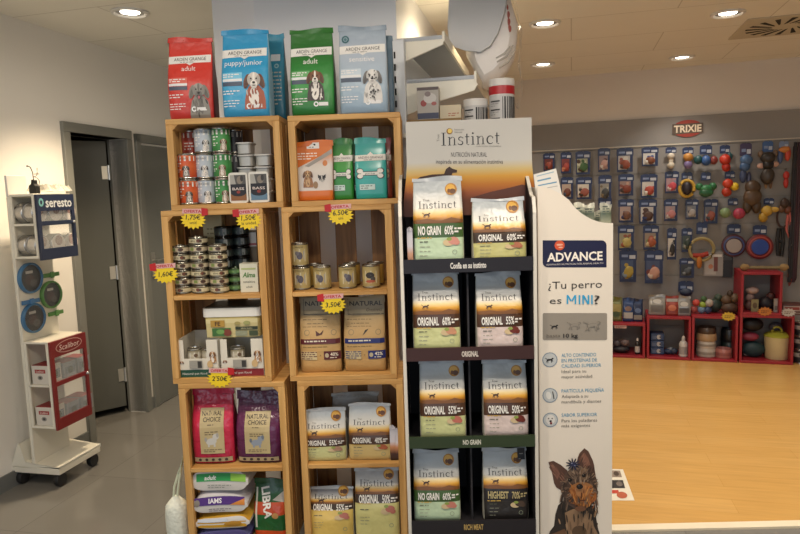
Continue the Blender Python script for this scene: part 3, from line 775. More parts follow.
# two trays standing on edge in front with printed lids
def uptray(px0, px1, ptop, low, lab):
    x0, _ = CR.pix(px0, 190, .035); x1, _ = CR.pix(px1, 190, .035); _, zt = CR.pix(px0, ptop, .04); w = x1 - x0; h = zt - zf
    t = thing('labelled_food_tray', lab, 'food tray', 'labelled trays standing on edge'); CR.at(t, (x0 + x1) / 2, .035, zf + .0005, 0)
    rr = lambda W, H, q: [(sx * (W / 2 - q) + q * math.cos(a), H / 2 + sz * (H / 2 - q) + q * math.sin(a)) for sx, sz, a0 in ((1, 1, 0), (-1, 1, 90), (-1, -1, 180), (1, -1, 270)) for a in [R(a0 + d) for d in (0, 30, 60, 90)]]
    m = MB(); m.prism(rr(w, h, .012), mat('e3dfd4', .45), lambda x, z: (x, 0, z), lambda x, z: (x, .004, z)); m.build('rim', t, smooth=False)
    m = MB(); p = rr(w * .84, h * .84, .014); m.prism(p, mat('b3b1ab', .35, .7, .04, 20), lambda x, z: (x, .004, z + h * .08), lambda x, z: (x * .86, .034, z * .9 + h * .1)); m.build('foil_dish', t, smooth=False)
    m = MB(); it = [('rect', -.41 * w, .08 * h, .41 * w, .92 * h, '17151a'), ('rect', -.41 * w, .62 * h, .41 * w, .92 * h, '55524e'), ('poly', [(-.41 * w, .62 * h), (-.41 * w, .92 * h), (-.2 * w, .92 * h), (-.12 * w, .62 * h)], 'a9a69e'),
                    ('ell', .1 * w, .75 * h, .16 * w, .13 * h, '857a6c'), ('ell', .2 * w, .8 * h, .08 * w, .1 * h, '3a3532'), ('rect', -.41 * w, .08 * h, .41 * w, .3 * h, low), ('ell', 0, .3 * h, .36 * w, .08 * h, '17151a'),
                    ('text', 'BASS', 0, .47 * h, h * .085, 'd8c9c0', {'w': .62 * w, 'bold': .02}), ('ell', 0, .36 * h, .1 * w, .05 * h, '8e3226')]
    art(m, it, flat(-.0002)); m.build('printed_lid', t, smooth=False)
uptray(229, 248, 173, '8a5a2e', 'upright food tray with brown band on its printed lid, left of the two')
uptray(249, 269, 172, '5f7f96', 'upright food tray with blue band on its printed lid, right of the two')

# left middle crate, upper level: stacks of flat tins
zf = crates['LM'][4]; fr_, fh = .0375, .0335
tinart = [('rect', -.03, .010, .03, .024, 'cfc4a0'), ('ell', .012, .017, .009, .007, '6b4030'), ('ell', .02, .016, .006, .005, '46352a'), ('text', 'alma', -.012, .018, .008, '3a3426')]
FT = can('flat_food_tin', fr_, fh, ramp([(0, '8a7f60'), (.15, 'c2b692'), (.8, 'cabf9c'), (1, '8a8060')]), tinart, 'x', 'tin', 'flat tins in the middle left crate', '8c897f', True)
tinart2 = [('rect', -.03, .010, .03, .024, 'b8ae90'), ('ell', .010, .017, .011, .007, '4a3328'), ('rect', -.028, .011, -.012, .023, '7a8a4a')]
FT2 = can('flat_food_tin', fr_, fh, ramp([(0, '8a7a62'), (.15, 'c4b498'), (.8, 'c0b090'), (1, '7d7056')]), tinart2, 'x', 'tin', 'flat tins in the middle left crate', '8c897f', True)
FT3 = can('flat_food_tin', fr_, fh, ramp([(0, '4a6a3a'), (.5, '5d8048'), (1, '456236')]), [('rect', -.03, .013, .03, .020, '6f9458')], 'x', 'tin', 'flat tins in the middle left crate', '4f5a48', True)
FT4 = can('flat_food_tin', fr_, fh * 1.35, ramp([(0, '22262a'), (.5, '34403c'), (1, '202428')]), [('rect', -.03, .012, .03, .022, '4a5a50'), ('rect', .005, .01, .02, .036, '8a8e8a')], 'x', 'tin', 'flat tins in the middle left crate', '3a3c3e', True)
ORD = ['lowest', 'second from the bottom', 'third from the bottom', 'fourth from the bottom', 'fifth from the bottom', 'topmost']
used = set()
def first(p):
    if p.name in used: return dup(p)
    used.add(p.name); return p
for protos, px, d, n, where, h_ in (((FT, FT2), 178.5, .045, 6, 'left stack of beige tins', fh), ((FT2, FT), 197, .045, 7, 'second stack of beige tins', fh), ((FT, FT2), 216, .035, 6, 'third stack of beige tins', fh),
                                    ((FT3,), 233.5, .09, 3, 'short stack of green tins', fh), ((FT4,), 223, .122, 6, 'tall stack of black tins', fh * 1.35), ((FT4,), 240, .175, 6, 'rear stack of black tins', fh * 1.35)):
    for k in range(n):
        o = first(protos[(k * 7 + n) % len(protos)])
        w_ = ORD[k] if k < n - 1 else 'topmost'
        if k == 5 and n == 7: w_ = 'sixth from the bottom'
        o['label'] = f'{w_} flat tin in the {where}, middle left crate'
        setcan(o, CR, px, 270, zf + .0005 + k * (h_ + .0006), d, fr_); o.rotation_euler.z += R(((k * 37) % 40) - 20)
def carton(name, label, F, px0, px1, ptop, z, d, dep, c, items, cat='box', group=None, yaw=0, top=None, pm=None, h=None):
    pm = pm or ptop + 15
    x0, _ = F.pix(px0, pm, d); x1, _ = F.pix(px1, pm, d); _, zt = F.pix((px0 + px1) / 2, ptop, d); w = x1 - x0; h = h or zt - z
    t = thing(name, label, cat, group); F.at(t, (x0 + x1) / 2, d, z + .0005, R(yaw))
    m = MB(); m.box(-w / 2, w / 2, 0, dep, 0, h, mat(c, .5)); m.build('carton', t, bevel=.0015)
    m = MB(); m.box(-w / 2, w / 2, .0, dep, h, h + .0012, mat(top or c, .5)); m.box(-.0006, .0006, 0, dep, h + .0012, h + .0016, mat('6a6458', .7)); m.build('top_flap', t, smooth=False)
    it = items(w, h)
    if it:
        m = MB(); art(m, it, flat(-.0002)); m.build('printed_front', t, smooth=False)
    return t
carton('food_carton', 'small white carton with green brush lettering beside the green tins', CR, 240, 258, 264, zf, .05, .06, 'd2d0bd',
       lambda w, h: [('text', 'Alma', 0, .62 * h, .17 * h, '4d7a38', {'bold': .03, 'w': .7 * w, 'shear': .2}), ('text', 'sensitive', 0, .38 * h, .09 * h, '5a5648'), ('text', 'adult', 0, .2 * h, .08 * h, '5a5648'), ('rect', -.4 * w, .8 * h, .4 * w, .86 * h, 'a9b37a')])
carton('food_carton', 'tall cream carton standing at the back behind the flat tins', CR, 203, 222, 213, zf, .205, .05, 'cdbf92', lambda w, h: [('lines', -.3 * w, .8 * h, .3 * w, 3, .06 * h, .02 * h, '9a8a5c')])
# the carton on a rear stack with pale pink print
t_ = carton('food_carton', 'brown carton with white and pink print standing at the back right', CR, 238, 257, 231, zf, .232, .05, '6b5a40', lambda w, h: [('rect', -.48 * w, .72 * h, .48 * w, .97 * h, 'd8d0c4'), ('rect', -.48 * w, .74 * h, .48 * w, .78 * h, 'b85a58'), ('rect', -.48 * w, .9 * h, .1 * w, .94 * h, 'c98a80')])

# left middle crate, lower level: display cartons with a tub on top
zf = crates['LM'][2]
def display_carton(px0, px1, band, lab, seed):
    x0, _ = CR.pix(px0, 365, .02); x1, _ = CR.pix(px1, 365, .02); w = x1 - x0; h = .158; dep = .215
    t = thing('display_carton', lab, 'box', 'open display cartons under the tub'); CR.at(t, (x0 + x1) / 2, .02, zf + .0005, 0)
    WC = mat('d9d3c4', .55); th = .003; hw = w / 2
    m = MB()
    m.box(-hw, hw, dep - th, dep, 0, h, WC); m.box(-hw, -hw + th, 0, dep, 0, h, WC); m.box(hw - th, hw, 0, dep, 0, h, WC); m.box(-hw, hw, 0, dep, 0, th, WC)
    m.box(-hw, hw, 0, th, 0, h * .50, WC); m.box(-hw, -hw + w * .16, 0, th, h * .5, h, WC); m.box(hw - w * .28, hw, 0, th, h * .5, h, WC)
    m.build('carton', t, smooth=False)
    m = MB()
    it = [('rect', -.49 * w, .0, .49 * w, .2 * h, band), ('text', 'Natural pet food', -.1 * w, .1 * h, .06 * h, 'd8d4cc', {'w': .6 * w})]
    it += dog(-.40 * w, .40 * h, .045 * w, 'a07048', '6b4028') + dog(.37 * w, .62 * h, .075 * w, 'b98a58', '6d452a', body='b08050') + [('ell', .3 * w, .35 * h, .07 * w, .1 * h, 'c8a878')]
    it += [('rect', -.2 * w, .25 * h, .12 * w, .46 * h, '9a968c'), ('rect', .0 * w, .26 * h, .1 * w, .44 * h, '37342f')]
    art(m, it, flat(-.0002)); m.build('printed_front', t, smooth=False)
    return (x0 + x1) / 2, w
xa, wa = display_carton(178, 219, '1f4a38', 'open display carton with dark green band, left one under the tub', 1)
xb, wb = display_carton(221, 264, '7d1f22', 'open display carton with dark red band, right one under the tub', 2)
sc_ = can('food_can', .030, .055, ramp([(0, 'a89a80'), (.5, 'c7bda8'), (1, '8f8468')]), [('rect', -.02, .015, .02, .04, 'd8d2c4'), ('ell', .005, .027, .008, .008, '6a5440')], 'small beige can, front left one inside the green banded carton', group='small cans in the display cartons')
k = 0
for xc, nm in ((xa, 'green banded carton'), (xb, 'red banded carton')):
    for j, (dx, dy, dz, wh) in enumerate(((-.032, .05, 0, 'lower can at the left'), (.032, .05, 0, 'lower can at the right'), (-.032, .05, .0562, 'upper can at the left'), (.032, .05, .0562, 'upper can at the right') if xc == xa else (.032, .115, .0, 'rear can at the right'))):
        o = sc_ if k == 0 else dup(sc_); k += 1
        o['label'] = f'small beige can, {wh} in the {nm}'; CR.at(o, xc + dx, .02 + dy, zf + .0042 + dz, R(10 * j))
# white-lidded tub
x0, _ = CR.pix(203.5, 330, .05); x1, _ = CR.pix(262, 330, .05); x1 = min(x1, -.581); w = x1 - x0
zt0 = zf + .161; _, ztb = CR.pix(230, 307, .05); h = ztb - zt0
t = thing('food_tub', 'cream food tub with thick white lid resting on two display cartons', 'tub'); CR.at(t, (x0 + x1) / 2, .04, zt0, 0)
def rbox(m, w, d, y0, z0, z1, mt, q=.02, tw=1.0):
    pts = lambda W, D: [(sx * (W / 2 - q) + q * math.cos(a), y0 + D / 2 + sy * (D / 2 - q) + q * math.sin(a)) for sx, sy, a0 in ((1, 1, 0), (-1, 1, 90), (-1, -1, 180), (1, -1, 270)) for a in [R(a0 + d_) for d_ in (0, 22, 45, 68, 90)]]
    A = pts(w, d); 
    m.prism(A, mt, lambda x, y: (x * tw, (y - y0 - d / 2) * tw + y0 + d / 2, z0), lambda x, y: (x, y, z1))
m = MB(); TUBC = mat('cbb878', .4); rbox(m, w * .95, .19, 0.004, 0, h * .68, TUBC, tw=.97)
art(m, [('rect', -.44 * w, .02 * h, .44 * w, .62 * h, 'c9bb86'), ('rect', -.44 * w, .48 * h, .44 * w, .62 * h, 'd6ca98')], lambda x, z, o: (x, .004 - o + .003 * (1 - z / (h * .68)), z)); m.build('tub_body', t, angle=40)
m = MB(); it = [('rect', -.36 * w, .36 * h, -.12 * w, .58 * h, 'b08a3a'), ('text', 'FE', -.24 * w, .47 * h, .14 * h, '4a2f16', {'bold': .03}), ('rect', -.34 * w, .06 * h, -.02 * w, .32 * h, '3d6a34'), ('ell', -.08 * w, .17 * h, .07 * w, .12 * h, '7a3a2a'), ('ell', -.2 * w, .2 * h, .07 * w, .08 * h, '6f9a52'),
                ('rect', .06 * w, .26 * h, .44 * w, .36 * h, '2b3320'), ('text', 'adult menu', .25 * w, .31 * h, .06 * h, 'c9c49a'), ('rect', .06 * w, .06 * h, .26 * w, .22 * h, '8f9278'), ('rect', .29 * w, .06 * h, .44 * w, .22 * h, '3f4a30'), ('ell', .1 * w, .47 * h, .05 * w, .06 * h, 'a3955a'), ('ell', .26 * w, .48 * h, .06 * w, .07 * h, '9a9a60')]
art(m, it, lambda x, z, o: (x, .0015 - o, z)); m.build('label', t, smooth=False)
m = MB(); rbox(m, w, .2, 0, h * .69, h * .97, mat('dfddd6', .4), q=.022); rbox(m, w * .94, .188, .006, h * .971, h, mat('4a463e', .5), q=.02); m.build('lid', t, angle=40)

# left bottom crate, upper level: two Natural Choice sacks
zf = crates['LB'][4]
def choice(inkc, body2):
    def f(w, h):
        z = lambda v: v * h
        lab = [('rect', -.27 * w, z(.15), .27 * w, z(.72), 'bba97e'), ('text', 'NATURAL', 0, z(.66), h * .055, '241c14', {'w': .46 * w, 'bold': .012}), ('text', 'CHOICE', 0, z(.59), h * .055, '241c14', {'w': .40 * w, 'bold': .012}), ('lines', -.1 * w, z(.53), .1 * w, 1, .01, h * .012, '6d5f44'),
               ('lines', -.16 * w, z(.44), .16 * w, 2, h * .03, h * .013, '6d5f44'), ('lines', -.2 * w, z(.21), .22 * w, 2, h * .025, h * .012, '7d6d50')]
        pic = [('ell', -.02 * w, z(.31), .12 * w, .045 * h, inkc, 8), ('ell', .08 * w, z(.37), .07 * w, .04 * h, inkc), ('ell', .12 * w, z(.39), .03 * w, .03 * h, body2), ('rect', -.1 * w, z(.24), -.06 * w, z(.29), inkc), ('rect', .03 * w, z(.24), .07 * w, z(.29), inkc), ('ell', -.14 * w, z(.34), .03 * w, .03 * h, body2)]
        band = [('rect', -.43 * w, z(.04), .43 * w, z(.1), 'a89878')] + [('ell', (-.3 + .15 * k) * w, z(.07), .035 * w, .018 * h, '3a2f26') for k in range(5)]
        return {'label': lab, 'picture': pic, 'foot_band': band}
    return f
bag('food_sack', 'pink food sack with cream label, top folded over, in the bottom left crate', CR, 190.5, 233, 385, zf, .04, .12, FILM((0, 'a5203a'), (.5, 'c62a48'), (1, 'b5274a'), rough=.25, bump=.5), mat('7d1a30', .3), choice('c4c2bc', 'a3a09a'), 'sack', 'sacks with cream labels', seed=21, yaw=2, pbot=464, wr=.006, seal=.12, fat=1.25)
bag('food_sack', 'purple food sack with cream label, right of the pink one', CR, 235, 281, 390, zf, .04, .12, FILM((0, '4a1f3c'), (.5, '662a52'), (1, '4f2440'), rough=.22, bump=.5), mat('35182c', .3), choice('8f98a6', '6b7482'), 'sack', 'sacks with cream labels', seed=23, yaw=-2, pbot=464, wr=.006, seal=.12, fat=1.25)

# left bottom crate, lower level: bags lying in a pile
zf = crates['LB'][2]
def lying(label, x0, x1, z, h, dep, film, top, items, seed, yaw=0, y=.03):
    w = x1 - x0; t = thing('pet_food_bag', label, 'bag', 'pet food bags lying in a pile'); CR.at(t, (x0 + x1) / 2, y, z + .0005, R(yaw))
    m = MB(); N = 28; K = 12; rnd = random.Random(seed); ph = rnd.uniform(0, 6)
    def P(x, zz, o):
        u = x / (w / 2); bul = (1 - abs(u) ** 6)
        return (x, -.012 * math.sin(math.pi * max(0, min(1, zz / h))) - o + .003 * math.sin(20 * x + ph), zz + .006 * math.sin(14 * x + ph) * (zz / h))
    prof = [(0.0, .02), (.08, .004), (.5, -.012), (.92, .006), (1.0, .03), (1.03, .4), (1.0, .8), (.9, .97), (.5, 1.0), (.08, .98), (0, .95)]
    rings = []
    for i in range(N + 1):
        u = -1 + 2 * i / N; x = u * w / 2; sq = max(.25, (1 - abs(u) ** 7)); ring = []
        for (zz, yy) in prof:
            z_ = h * (.5 + (zz - .5) * sq); yv = (yy if yy < .1 else yy * dep)
            if .0 < zz < .95 and yy < .1: yv = P(x, z_, 0)[1]
            z_ = z_ + (.006 * math.sin(14 * x + ph) * (z_ / h)) + (.004 * math.sin(31 * x + 40 * yv + ph) if zz > .95 else 0)
            ring.append(len(m.v)); m.v.append(Vector((x, yv, max(0, z_))))
        rings.append(ring)
    for i in range(N):
        for k in range(len(prof)):
            j = (k + 1) % len(prof); m.face((rings[i][k], rings[i + 1][k], rings[i + 1][j], rings[i][j]), top if 3 <= k <= 8 else film)
    m.face(rings[0], film); m.face(rings[-1][::-1], film)
    m.build('pouch', t, angle=45)
    m = MB(); art(m, items(w, h), P, off=.0012); m.build('printed_front', t, smooth=False)
    return t
xa0, _ = CR.pix(194, 520, .03); xa1, _ = CR.pix(249, 520, .03)
WH = mat('d9d6d2', .3)
lying('blue and purple pet food bag at the very bottom of the lying pile', xa0, xa1, zf, .060, .2, mat('4a3f78', .3), mat('5a5a8a', .3), lambda w, h: [('rect', -.4 * w, .2 * h, .4 * w, .7 * h, '8a86b0')], 1)
lying('yellow pet food bag with white edge, below the purple one', xa0 + .005, xa1 + .004, zf + .066, .062, .2, WH, mat('cfa23a', .3), lambda w, h: [('rect', -.44 * w, .2 * h, .44 * w, .62 * h, 'd9a52e'), ('rect', -.44 * w, .66 * h, .1 * w, .85 * h, 'c3c9d6'), ('ell', .2 * w, .45 * h, .16 * w, .2 * h, 'b8852a')], 2)
lying('white and purple pet food bag with orange corner, in the middle of the pile', xa0, xa1, zf + .135, .088, .2, WH, mat('cfccd2', .3), lambda w, h: [('rect', -.45 * w, .48 * h, .45 * w, .86 * h, '4f2a7d'), ('text', 'IAMS', -.08 * w, .68 * h, .22 * h, 'ece8ee', {'bold': .03}), ('poly', [(.18 * w, .48 * h), (.45 * w, .48 * h), (.45 * w, .8 * h)], 'd98a3c'), ('ell', -.4 * w, .62 * h, .05 * w, .17 * h, '8a8378'), ('lines', -.2 * w, .3 * h, .2 * w, 2, .1 * h, .05 * h, 'a09aa6')], 3, 2)
lying('white and bright green pet food bag, topmost of the lying pile', xa0 - .004, xa1 + .012, zf + .232, .105, .2, WH, mat('cfd3cc', .3), lambda w, h: [('rect', -.38 * w, .50 * h, .46 * w, .8 * h, '2c9a50'), ('text', 'adult', -.15 * w, .64 * h, .17 * h, 'f2f2ee', {'bold': .03, 'shear': .2}), ('rect', .2 * w, .5 * h, .46 * w, .8 * h, '8cc24a'), ('lines', -.2 * w, .34 * h, .2 * w, 2, .1 * h, .04 * h, '9aa09a'), ('ell', .1 * w, .9 * h, .16 * w, .05 * h, '9a7a80')], 4, -2)
bag('pet_food_bag', 'dark green and orange bag with white sideways lettering, beside the lying pile', CR, 253, 286, 478, zf, .06, .10,
    FILM((0, 'b8401c'), (.14, 'c8481e'), (.15, '1d5a2a'), (.42, '1f6030'), (.43, 'c24a26'), (.62, 'c2502e'), (.63, '1d5a2a'), (1, '1c4a26'), rough=.3, bump=.4), mat('173a1c', .3),
    lambda w, h: {'lettering': [('text', 'LIBRA', -.06 * w, .62 * h, w * .24, 'e8e6de', {'rot': -80, 'bold': .03})], 'pouch': [('rect', -.42 * w, .2 * h, -.36 * w, .85 * h, 'd9d2c4'), ('ell', .2 * w, .42 * h, .1 * w, .05 * h, 'b98a50'), ('poly', [(.1 * w, .66 * h), (.44 * w, .62 * h), (.44 * w, .8 * h)], 'bfb8ac')]}, seed=31, pbot=534, wr=.007, yaw=-4)

# hanging net sack at the crate's left side
t = thing('hanging_bag', 'white woven bag hanging by its cord on the outside of the bottom left crate', 'bag')
hx = -.945 - .068; _, hz = CR.pix(182, 456, .06); _, hb = CR.pix(180, 500, .06)
CR.at(t, hx, .06, 0, 0)
m = MB(); m.lathe([(.010, .015), (.044, .02), (.050, .08), (.050, hb - .06), (.046, hb - .02), (.030, hb), (.012, hb + .02)], mat('d9ddd2', .7, 0, .15, 60, bump=.6), 20); m.build('sack', t)
m = MB(); m.tube([(-.01, 0, hb + .015), (-.004, 0, hb + .06), (.018, 0, hb + .12), (.05, -.005, hz), (.030, -.005, hb + .13), (.012, 0, hb + .05), (.006, 0, hb + .015)], .0055, mat('cfd6bd', .6), 8); m.build('cord', t)
m = MB(); m.lathe([(.004, 0), (.004, .022)], mat('b8b4a8', .3, .8, 0), 8, (.046, -.005, hz - .006), 'x'); m.build('hook', t)

# right top crate: snack pouches
zf = crates['RT'][2]
bag('snack_pouch', 'orange and white snack pouch with a brown dog and a cat', CR, 293, 333, 141, zf, .03, .07, FILM((0, 'cf6a22'), (.16, 'd8742a'), (.17, 'd9d0c6'), (.6, 'd6ccc2'), (.8, 'cf7434'), (.81, 'd2702a'), (1, 'cf6a24'), rough=.35), mat('8a4a1c', .4),
    lambda w, h: {'pouch': [('poly', [(-.47 * w, .52 * h), (-.47 * w, .9 * h), (.47 * w, .9 * h), (.47 * w, .84 * h)], 'd4722c'), ('poly', [(-.2 * w, .58 * h), (.47 * w, .86 * h), (.47 * w, .78 * h), (-.1 * w, .56 * h)], '9a958e'), ('lines', -.38 * w, .8 * h, .1 * w, 3, .045 * h, .018 * h, 'f0e4d8'), ('ell', .06 * w, .26 * h, .06 * w, .06 * h, '9a7a58'), ('ell', .3 * w, .62 * h, .06 * w, .05 * h, 'd0824a')],
                  'label': [('rect', -.15 * w, .87 * h, .16 * w, .97 * h, 'e4e0d8'), ('rect', -.06 * w, .92 * h, .07 * w, .95 * h, '1d1a18'), ('lines', -.1 * w, .9 * h, .1 * w, 1, .02, .012 * h, '5a5650')],
                  'picture': dog(-.12 * w, .44 * h, .11 * w, 'a5784c', '6f4628', 'c9a478', 'a07048'), 'cat_picture': dog(.22 * w, .36 * h, .10 * w, '3a3634', '1d1a1a', 'ddd6cc', None, None, False)}, 'pouch', 'snack pouches in the top right crate', seed=41, pbot=202, taper=1.06)
def snack(main, lab='e2ddd2', bone='e8e4da'):
    def f(w, h):
        return {'label': [('poly', [(-.46 * w, .62 * h), (.46 * w, .63 * h), (.46 * w, .73 * h), (-.46 * w, .72 * h)], lab), ('poly', [(-.1 * w, .72 * h), (0, .77 * h), (.1 * w, .72 * h)], lab), ('text', 'ARDEN GRANGE', 0, .68 * h, .038 * h, '3a3430', {'w': .76 * w}), ('lines', -.2 * w, .645 * h, .2 * w, 1, .01, .01 * h, '8a857c')],
                'pouch': [('rect', -.3 * w, .35 * h, .3 * w, .43 * h, main)],
                'bone_print': [('rect', -.3 * w, .38 * h, .26 * w, .45 * h, '2b3a3a')] + [('ell', x * w, z * h, .11 * w, .045 * h, '2b3a3a') for x in (-.33, .3) for z in (.37, .46)] + [('rect', -.29 * w, .39 * h, .25 * w, .44 * h, bone)] + [('ell', x * w, z * h, .09 * w, .037 * h, bone) for x in (-.32, .29) for z in (.375, .455)] + [('text', 'grain free', -.02 * w, .415 * h, .03 * h, '4a5a58'), ('rect', -.34 * w, .15 * h, .12 * w, .24 * h, 'c9dcd4'), ('lines', -.31 * w, .22 * h, .08 * w, 2, .035 * h, .015 * h, '5a6a66')]}
    return f
bag('snack_pouch', 'green snack pouch with white bone between the orange and teal pouches', CR, 330, 353.5, 139, zf, .062, .055, FILM((0, '2a7a2c'), (.5, '3c9a3a'), (1, '286a2a'), rough=.3), mat('1c4a20', .4), snack('2e7a32'), 'pouch', 'snack pouches in the top right crate', seed=43, pbot=202)
bag('snack_pouch', 'dark green snack pouch half hidden behind the green and teal ones', CR, 342, 366, 141, zf, .122, .05, FILM((0, '1f4a30'), (1, '265a3a'), rough=.3), mat('163a24', .4), snack('1f4a30', 'a9a89a', 'a9a89a'), 'pouch', 'snack pouches in the top right crate', seed=44, pbot=200)
bag('snack_pouch', 'teal snack pouch with white bone on its front', CR, 354.5, 387, 138, zf, .035, .06, FILM((0, '2a9a90'), (.5, '48b0a8'), (1, '3a948c'), rough=.25), mat('1f5f5a', .4), snack('48b0a8'), 'pouch', 'snack pouches in the top right crate', seed=45, pbot=202)
bag('snack_pouch', 'dark red snack pouch peeking out behind the teal one', CR, 368, 392, 139, zf, .105, .05, FILM((0, '8a3a26'), (1, '7a2c20'), rough=.3), mat('5a2018', .4), snack('8a3a26', 'b5aa9c', 'b98a5c'), 'pouch', 'snack pouches in the top right crate', seed=46, pbot=200)

# right middle crate, upper level: five beige cans
zf = crates['RM'][4]; br_, bh = .0365, .098
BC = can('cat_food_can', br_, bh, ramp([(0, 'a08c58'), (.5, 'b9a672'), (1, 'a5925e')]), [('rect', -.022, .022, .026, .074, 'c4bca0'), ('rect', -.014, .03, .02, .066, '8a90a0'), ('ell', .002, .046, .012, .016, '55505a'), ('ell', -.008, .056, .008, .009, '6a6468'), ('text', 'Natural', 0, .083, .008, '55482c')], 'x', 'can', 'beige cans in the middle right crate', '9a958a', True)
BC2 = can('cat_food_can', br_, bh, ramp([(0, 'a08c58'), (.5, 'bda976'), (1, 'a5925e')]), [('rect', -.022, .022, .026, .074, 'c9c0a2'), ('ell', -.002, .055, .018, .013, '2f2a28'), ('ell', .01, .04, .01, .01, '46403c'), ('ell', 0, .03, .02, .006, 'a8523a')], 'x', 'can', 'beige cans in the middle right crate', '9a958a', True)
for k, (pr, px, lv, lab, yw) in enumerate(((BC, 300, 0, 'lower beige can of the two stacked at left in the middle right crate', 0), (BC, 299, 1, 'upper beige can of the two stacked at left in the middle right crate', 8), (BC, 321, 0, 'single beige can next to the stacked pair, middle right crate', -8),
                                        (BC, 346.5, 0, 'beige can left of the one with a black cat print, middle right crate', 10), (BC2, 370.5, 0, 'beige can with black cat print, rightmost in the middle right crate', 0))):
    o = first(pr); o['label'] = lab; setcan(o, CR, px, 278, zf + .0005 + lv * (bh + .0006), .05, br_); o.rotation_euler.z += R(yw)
BCb = can('cat_food_can', br_, bh, ramp([(0, 'a0803a'), (1, 'b08c44')]), [], 'golden can behind the fourth beige can, middle right crate', 'can', 'beige cans in the middle right crate', '9a958a'); setcan(BCb, CR, 351, 277, zf + .0005, .135, br_)
o = dup(BCb, 'golden can behind the black cat can, middle right crate'); setcan(o, CR, 375, 277, zf + .0005, .135, br_)
o = dup(BCb, 'golden can behind the single can, middle right crate'); setcan(o, CR, 314, 277, zf + .0005, .135, br_)

# right middle crate, lower level: two paper sacks
zf = crates['RM'][2]
def natgreat(c, pct, icon):
    def f(w, h):
        z = lambda v: v * h
        return {'label': [('rect', -.45 * w, z(.75), .46 * w, z(.97), '8a7e62'), ('rect', -.38 * w, z(.765), -.37 * w, z(.97), '2b241a'), ('rect', -.38 * w, z(.757), .45 * w, z(.767), '2b241a'), ('text', 'NATURAL', .04 * w, z(.905), h * .062, '1e1914', {'w': .76 * w, 'bold': .015}), ('text', 'Greatness', .22 * w, z(.82), h * .045, '3a3226', {'w': .36 * w, 'shear': .25})],
                'pouch': [('lines', -.4 * w, z(.70), .4 * w, 1, .02, .009 * h, '6d5c3c'), ('lines', -.3 * w, z(.65), .3 * w, 1, .02, .009 * h, '6d5c3c'), ('lines', -.4 * w, z(.61), .4 * w, 1, .02, .006 * h, '5d4c2c'), ('ring', -.3 * w, z(.535), .05 * w, .065 * w, '8a7a58'), ('ring', .32 * w, z(.535), .05 * w, .065 * w, '8a7a58')] + icon(w, h) + [('lines', -.4 * w, z(.355), .4 * w, 1, .02, .01 * h, '8a7648')],
                'colour_band': [('rect', -.45 * w, z(.39), .46 * w, z(.455), c), ('lines', -.36 * w, z(.435), .36 * w, 1, .02, .018 * h, 'd8cfb8'), ('rect', -.45 * w, z(.18), -.08 * w, z(.29), 'c9b68a'), ('lines', -.44 * w, z(.285), -.08 * w, 4, .028 * h, .012 * h, c), ('text', '+', .0, z(.235), .03 * h, '3a3020'), ('rect', .08 * w, z(.18), .47 * w, z(.29), c), ('text', pct, .32 * w, z(.25), .045 * h, 'e6dcc6', {'bold': .02}), ('lines', .22 * w, z(.21), .44 * w, 1, .02, .012 * h, 'd8cfb8'), ('ell', .15 * w, z(.235), .045 * w, .03 * h, 'b9ab8c')]}
    return f
KRAFT = FILM((0, 'b08850'), (.2, 'c29a60'), (.55, 'bc9a66'), (.8, 'a28e68'), (1, '968868'), rough=.6, bump=.3)
bag('paper_food_sack', 'brown paper food sack with dark red band, left in the middle right crate', CR, 298.5, 341, 296, zf, .04, .11, KRAFT, mat('7d6036', .6), natgreat('5a2026', '40%', lambda w, h: [('poly', [(-.1 * w, .56 * h), (0, .52 * h), (.09 * w, .57 * h), (.05 * w, .51 * h), (-.08 * w, .49 * h)], '4a1f1a')]), 'sack', 'brown paper food sacks', seed=51, pbot=374, wr=.004, yaw=1)
bag('paper_food_sack', 'brown paper food sack with blue band, right in the middle right crate', CR, 343, 386, 296, zf, .04, .11, KRAFT, mat('7d6036', .6), natgreat('1f2a6a', '42%', lambda w, h: [('poly', [(-.04 * w, .49 * h), (.02 * w, .56 * h), (.1 * w, .575 * h), (.04 * w, .53 * h)], '15151c')]), 'sack', 'brown paper food sacks', seed=53, pbot=374, wr=.004, yaw=-1)

